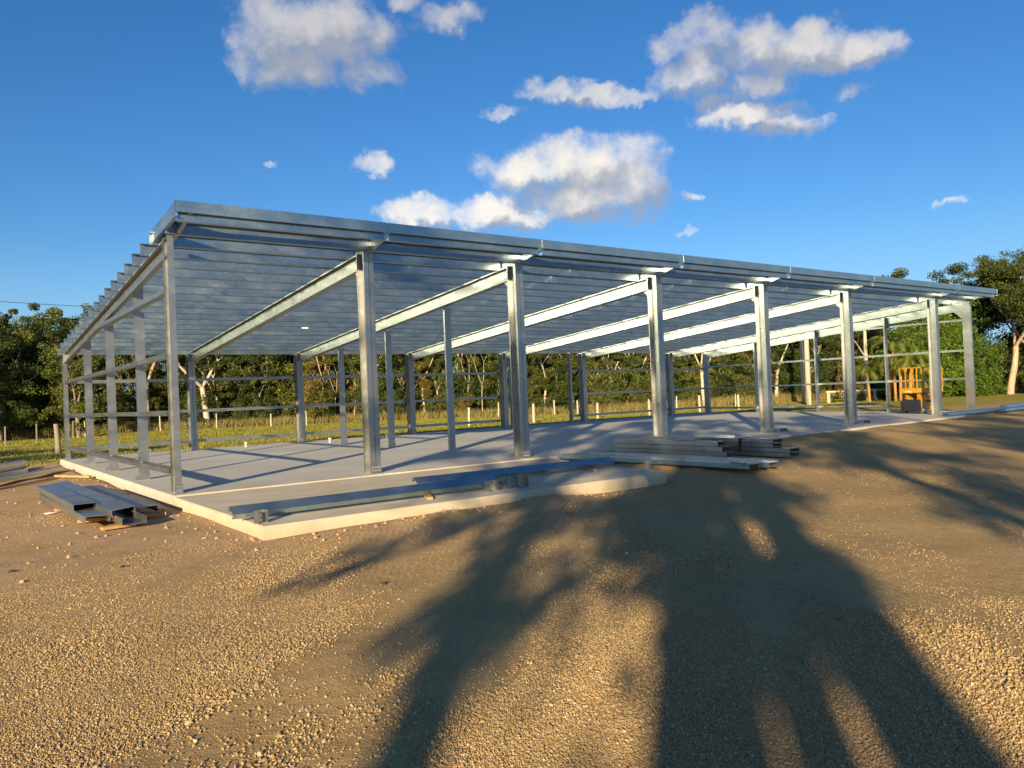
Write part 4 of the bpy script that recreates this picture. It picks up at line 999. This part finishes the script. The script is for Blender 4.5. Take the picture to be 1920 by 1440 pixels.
# ------------------------------------------------------------------ gravel stones (uncountable): instanced small rocks
r = np.random.default_rng(99); N = 600000
ang = rad(36.66)+np.deg2rad(r.uniform(-54, 50, N)); dd = 3.2/np.maximum(1e-3, 1-r.uniform(0, 1, N)*(1-3.2/17.0))
xx = CAM[0]+np.sin(ang)*dd; yy = CAM[1]+np.cos(ang)*dd
band = band_f(xx, yy)
keep = r.uniform(0, 1, N) < (1/(1+np.exp(-(band-.1)*3.2)))*.97+.03
keep &= ~((xx > -.5) & (xx < 8.6) & (yy > -5.4)) & ~((xx > -.5) & (yy > -1.9))
xx, yy, dd = xx[keep], yy[keep], dd[keep]; n = len(xx)
sc_ = r.uniform(.0028, .0075, n)*np.exp(.22*fbm2(xx, yy, 21, 1.6))*np.where(r.uniform(0, 1, n) > .98, 1.5, 1)*.86*(1+.5*(r.uniform(0, 1, n) > .93)); zz = gz(xx, yy)+sc_*.25
me = bpy.data.meshes.new('gravel'); me.vertices.add(n); me.vertices.foreach_set('co', np.stack([xx, yy, zz], 1).astype(np.float32).ravel())
a = me.attributes.new('s', 'FLOAT', 'POINT'); a.data.foreach_set('value', sc_.astype(np.float32))
a = me.attributes.new('rt', 'FLOAT_VECTOR', 'POINT'); a.data.foreach_set('vector', r.uniform(0, 6.28, (n, 3)).astype(np.float32).ravel())
me.update(); gr = link(bpy.data.objects.new('gravel', me)); tag(gr, 'loose tan gravel scattered over the yard in front of the slab', 'gravel', kind='stuff')
me.materials.append(M_STONE)
ng = bpy.data.node_groups.new('gravel_nodes', 'GeometryNodeTree'); ng.is_modifier = True if hasattr(ng, 'is_modifier') else None
ng.interface.new_socket('Geometry', in_out='INPUT', socket_type='NodeSocketGeometry'); ng.interface.new_socket('Geometry', in_out='OUTPUT', socket_type='NodeSocketGeometry')
q = NT(ng); gi = q.new('NodeGroupInput'); go = q.new('NodeGroupOutput')
ico = q.new('GeometryNodeMeshIcoSphere'); ico.inputs['Radius'].default_value = 1; ico.inputs['Subdivisions'].default_value = 1
tr = q.new('GeometryNodeTransform'); q.l.new(ico.outputs[0], tr.inputs[0]); tr.inputs['Scale'].default_value = (1.35, .95, .6)
sp_ = q.new('GeometryNodeSetPosition'); q.l.new(tr.outputs[0], sp_.inputs[0])
rv = q.new('FunctionNodeRandomValue', data_type='FLOAT_VECTOR'); rv.inputs[0].default_value = (-.3, -.3, -.25); rv.inputs[1].default_value = (.3, .3, .25); q.l.new(rv.outputs[0], sp_.inputs['Offset'])
sm = q.new('GeometryNodeSetMaterial'); q.l.new(sp_.outputs[0], sm.inputs[0]); sm.inputs['Material'].default_value = M_STONE
iop = q.new('GeometryNodeInstanceOnPoints'); q.l.new(gi.outputs[0], iop.inputs['Points']); q.l.new(sm.outputs[0], iop.inputs['Instance'])
na = q.new('GeometryNodeInputNamedAttribute', data_type='FLOAT'); na.inputs[0].default_value = 's'
nb = q.new('GeometryNodeInputNamedAttribute', data_type='FLOAT_VECTOR'); nb.inputs[0].default_value = 'rt'
er = q.new('FunctionNodeEulerToRotation'); q.l.new(nb.outputs[0], er.inputs[0])
q.l.new(er.outputs[0], iop.inputs['Rotation']); q.l.new(na.outputs[0], iop.inputs['Scale'])
q.l.new(iop.outputs[0], go.inputs[0])
md = gr.modifiers.new('gravel', 'NODES'); md.node_group = ng
# stray lumps of clay and stones beside the slab
r2 = random.Random(3)
def rock(x, y, s, lab, m=M_STONE):
    bm = bmesh.new(); bmesh.ops.create_icosphere(bm, subdivisions=2, radius=s)
    for v in bm.verts: v.co *= 1+r2.uniform(-.22, .22); v.co.z *= .6
    me = bpy.data.meshes.new('rock'); bm.to_mesh(me); bm.free(); me.materials.append(m); o = link(bpy.data.objects.new('rock', me)); o.location = (x, y, float(gz(x, y))+s*.25)
    tag(o, lab, 'rock'); return o
bm = bmesh.new()
for k in range(520):
    t = r2.uniform(0, 1)
    if k % 3 == 0: x = r2.uniform(-.9, -.2); y = -5.2+r2.random()*15
    elif k % 3 == 1: x = r2.uniform(.2, 7.5); y = -5.22-abs(r2.gauss(0, .25))
    else: x = r2.uniform(-3, 0); y = r2.uniform(-6, 6)
    s = r2.choice([.010, .013, .016, .022, .03])*r2.uniform(.6, 1.1)
    o = bmesh.ops.create_icosphere(bm, subdivisions=1, radius=s, matrix=Matrix.Translation((x, y, float(gz(x, y))+s*.2)))
    for v in o['verts']: v.co += Vector((r2.uniform(-.3, .3), r2.uniform(-.3, .3), r2.uniform(-.3, .3)))*s
me = bpy.data.meshes.new('clods'); bm.to_mesh(me); bm.free(); me.materials.append(simple('clay_clod', (.38, .245, .14), .95, 0, .35, 12)); o = link(bpy.data.objects.new('clods', me))
tag(o, 'small clay clods scattered along the foot of the concrete', 'clods', kind='stuff')
rock(-.45, 2.2, .10, 'reddish clay lump against the left edge of the slab')
M_DR = simple('dark_stone', (.05, .045, .04), .9)
rock(-2.9, -4.9, .035, 'small dark stone on the gravel left of the apron corner', M_DR); rock(-1.9, -5.6, .03, 'second small dark stone on the gravel, nearer the camera', M_DR)
rock(-.1, -8.4, .03, 'small dark stone among the pale gravel in the foreground', M_DR)
def scrap(x, y, w, d, rz, lab):
    vs = [(-w, -d, .004), (w, -d*.8, .012), (w*.9, d, .003), (-w*.8, d*.9, .02), (0, 0, .03)]
    o = mk('plastic_scrap', vs, [(0, 1, 4), (1, 2, 4), (2, 3, 4), (3, 0, 4)], M_WHITE); o.location = (x, y, float(gz(x, y))+.01); o.rotation_euler = (0, 0, rz); tag(o, lab, 'scrap')
scrap(-1.95, .6, .10, .07, .4, 'crumpled pale scrap on the dirt left of the channel stack'); scrap(-1.9, -2.3, .07, .03, 1.2, 'thin pale scrap on the dirt in front of the channel stack'); scrap(2.4, -9.2, .02, .012, .5, 'tiny white scrap in the shaded gravel')
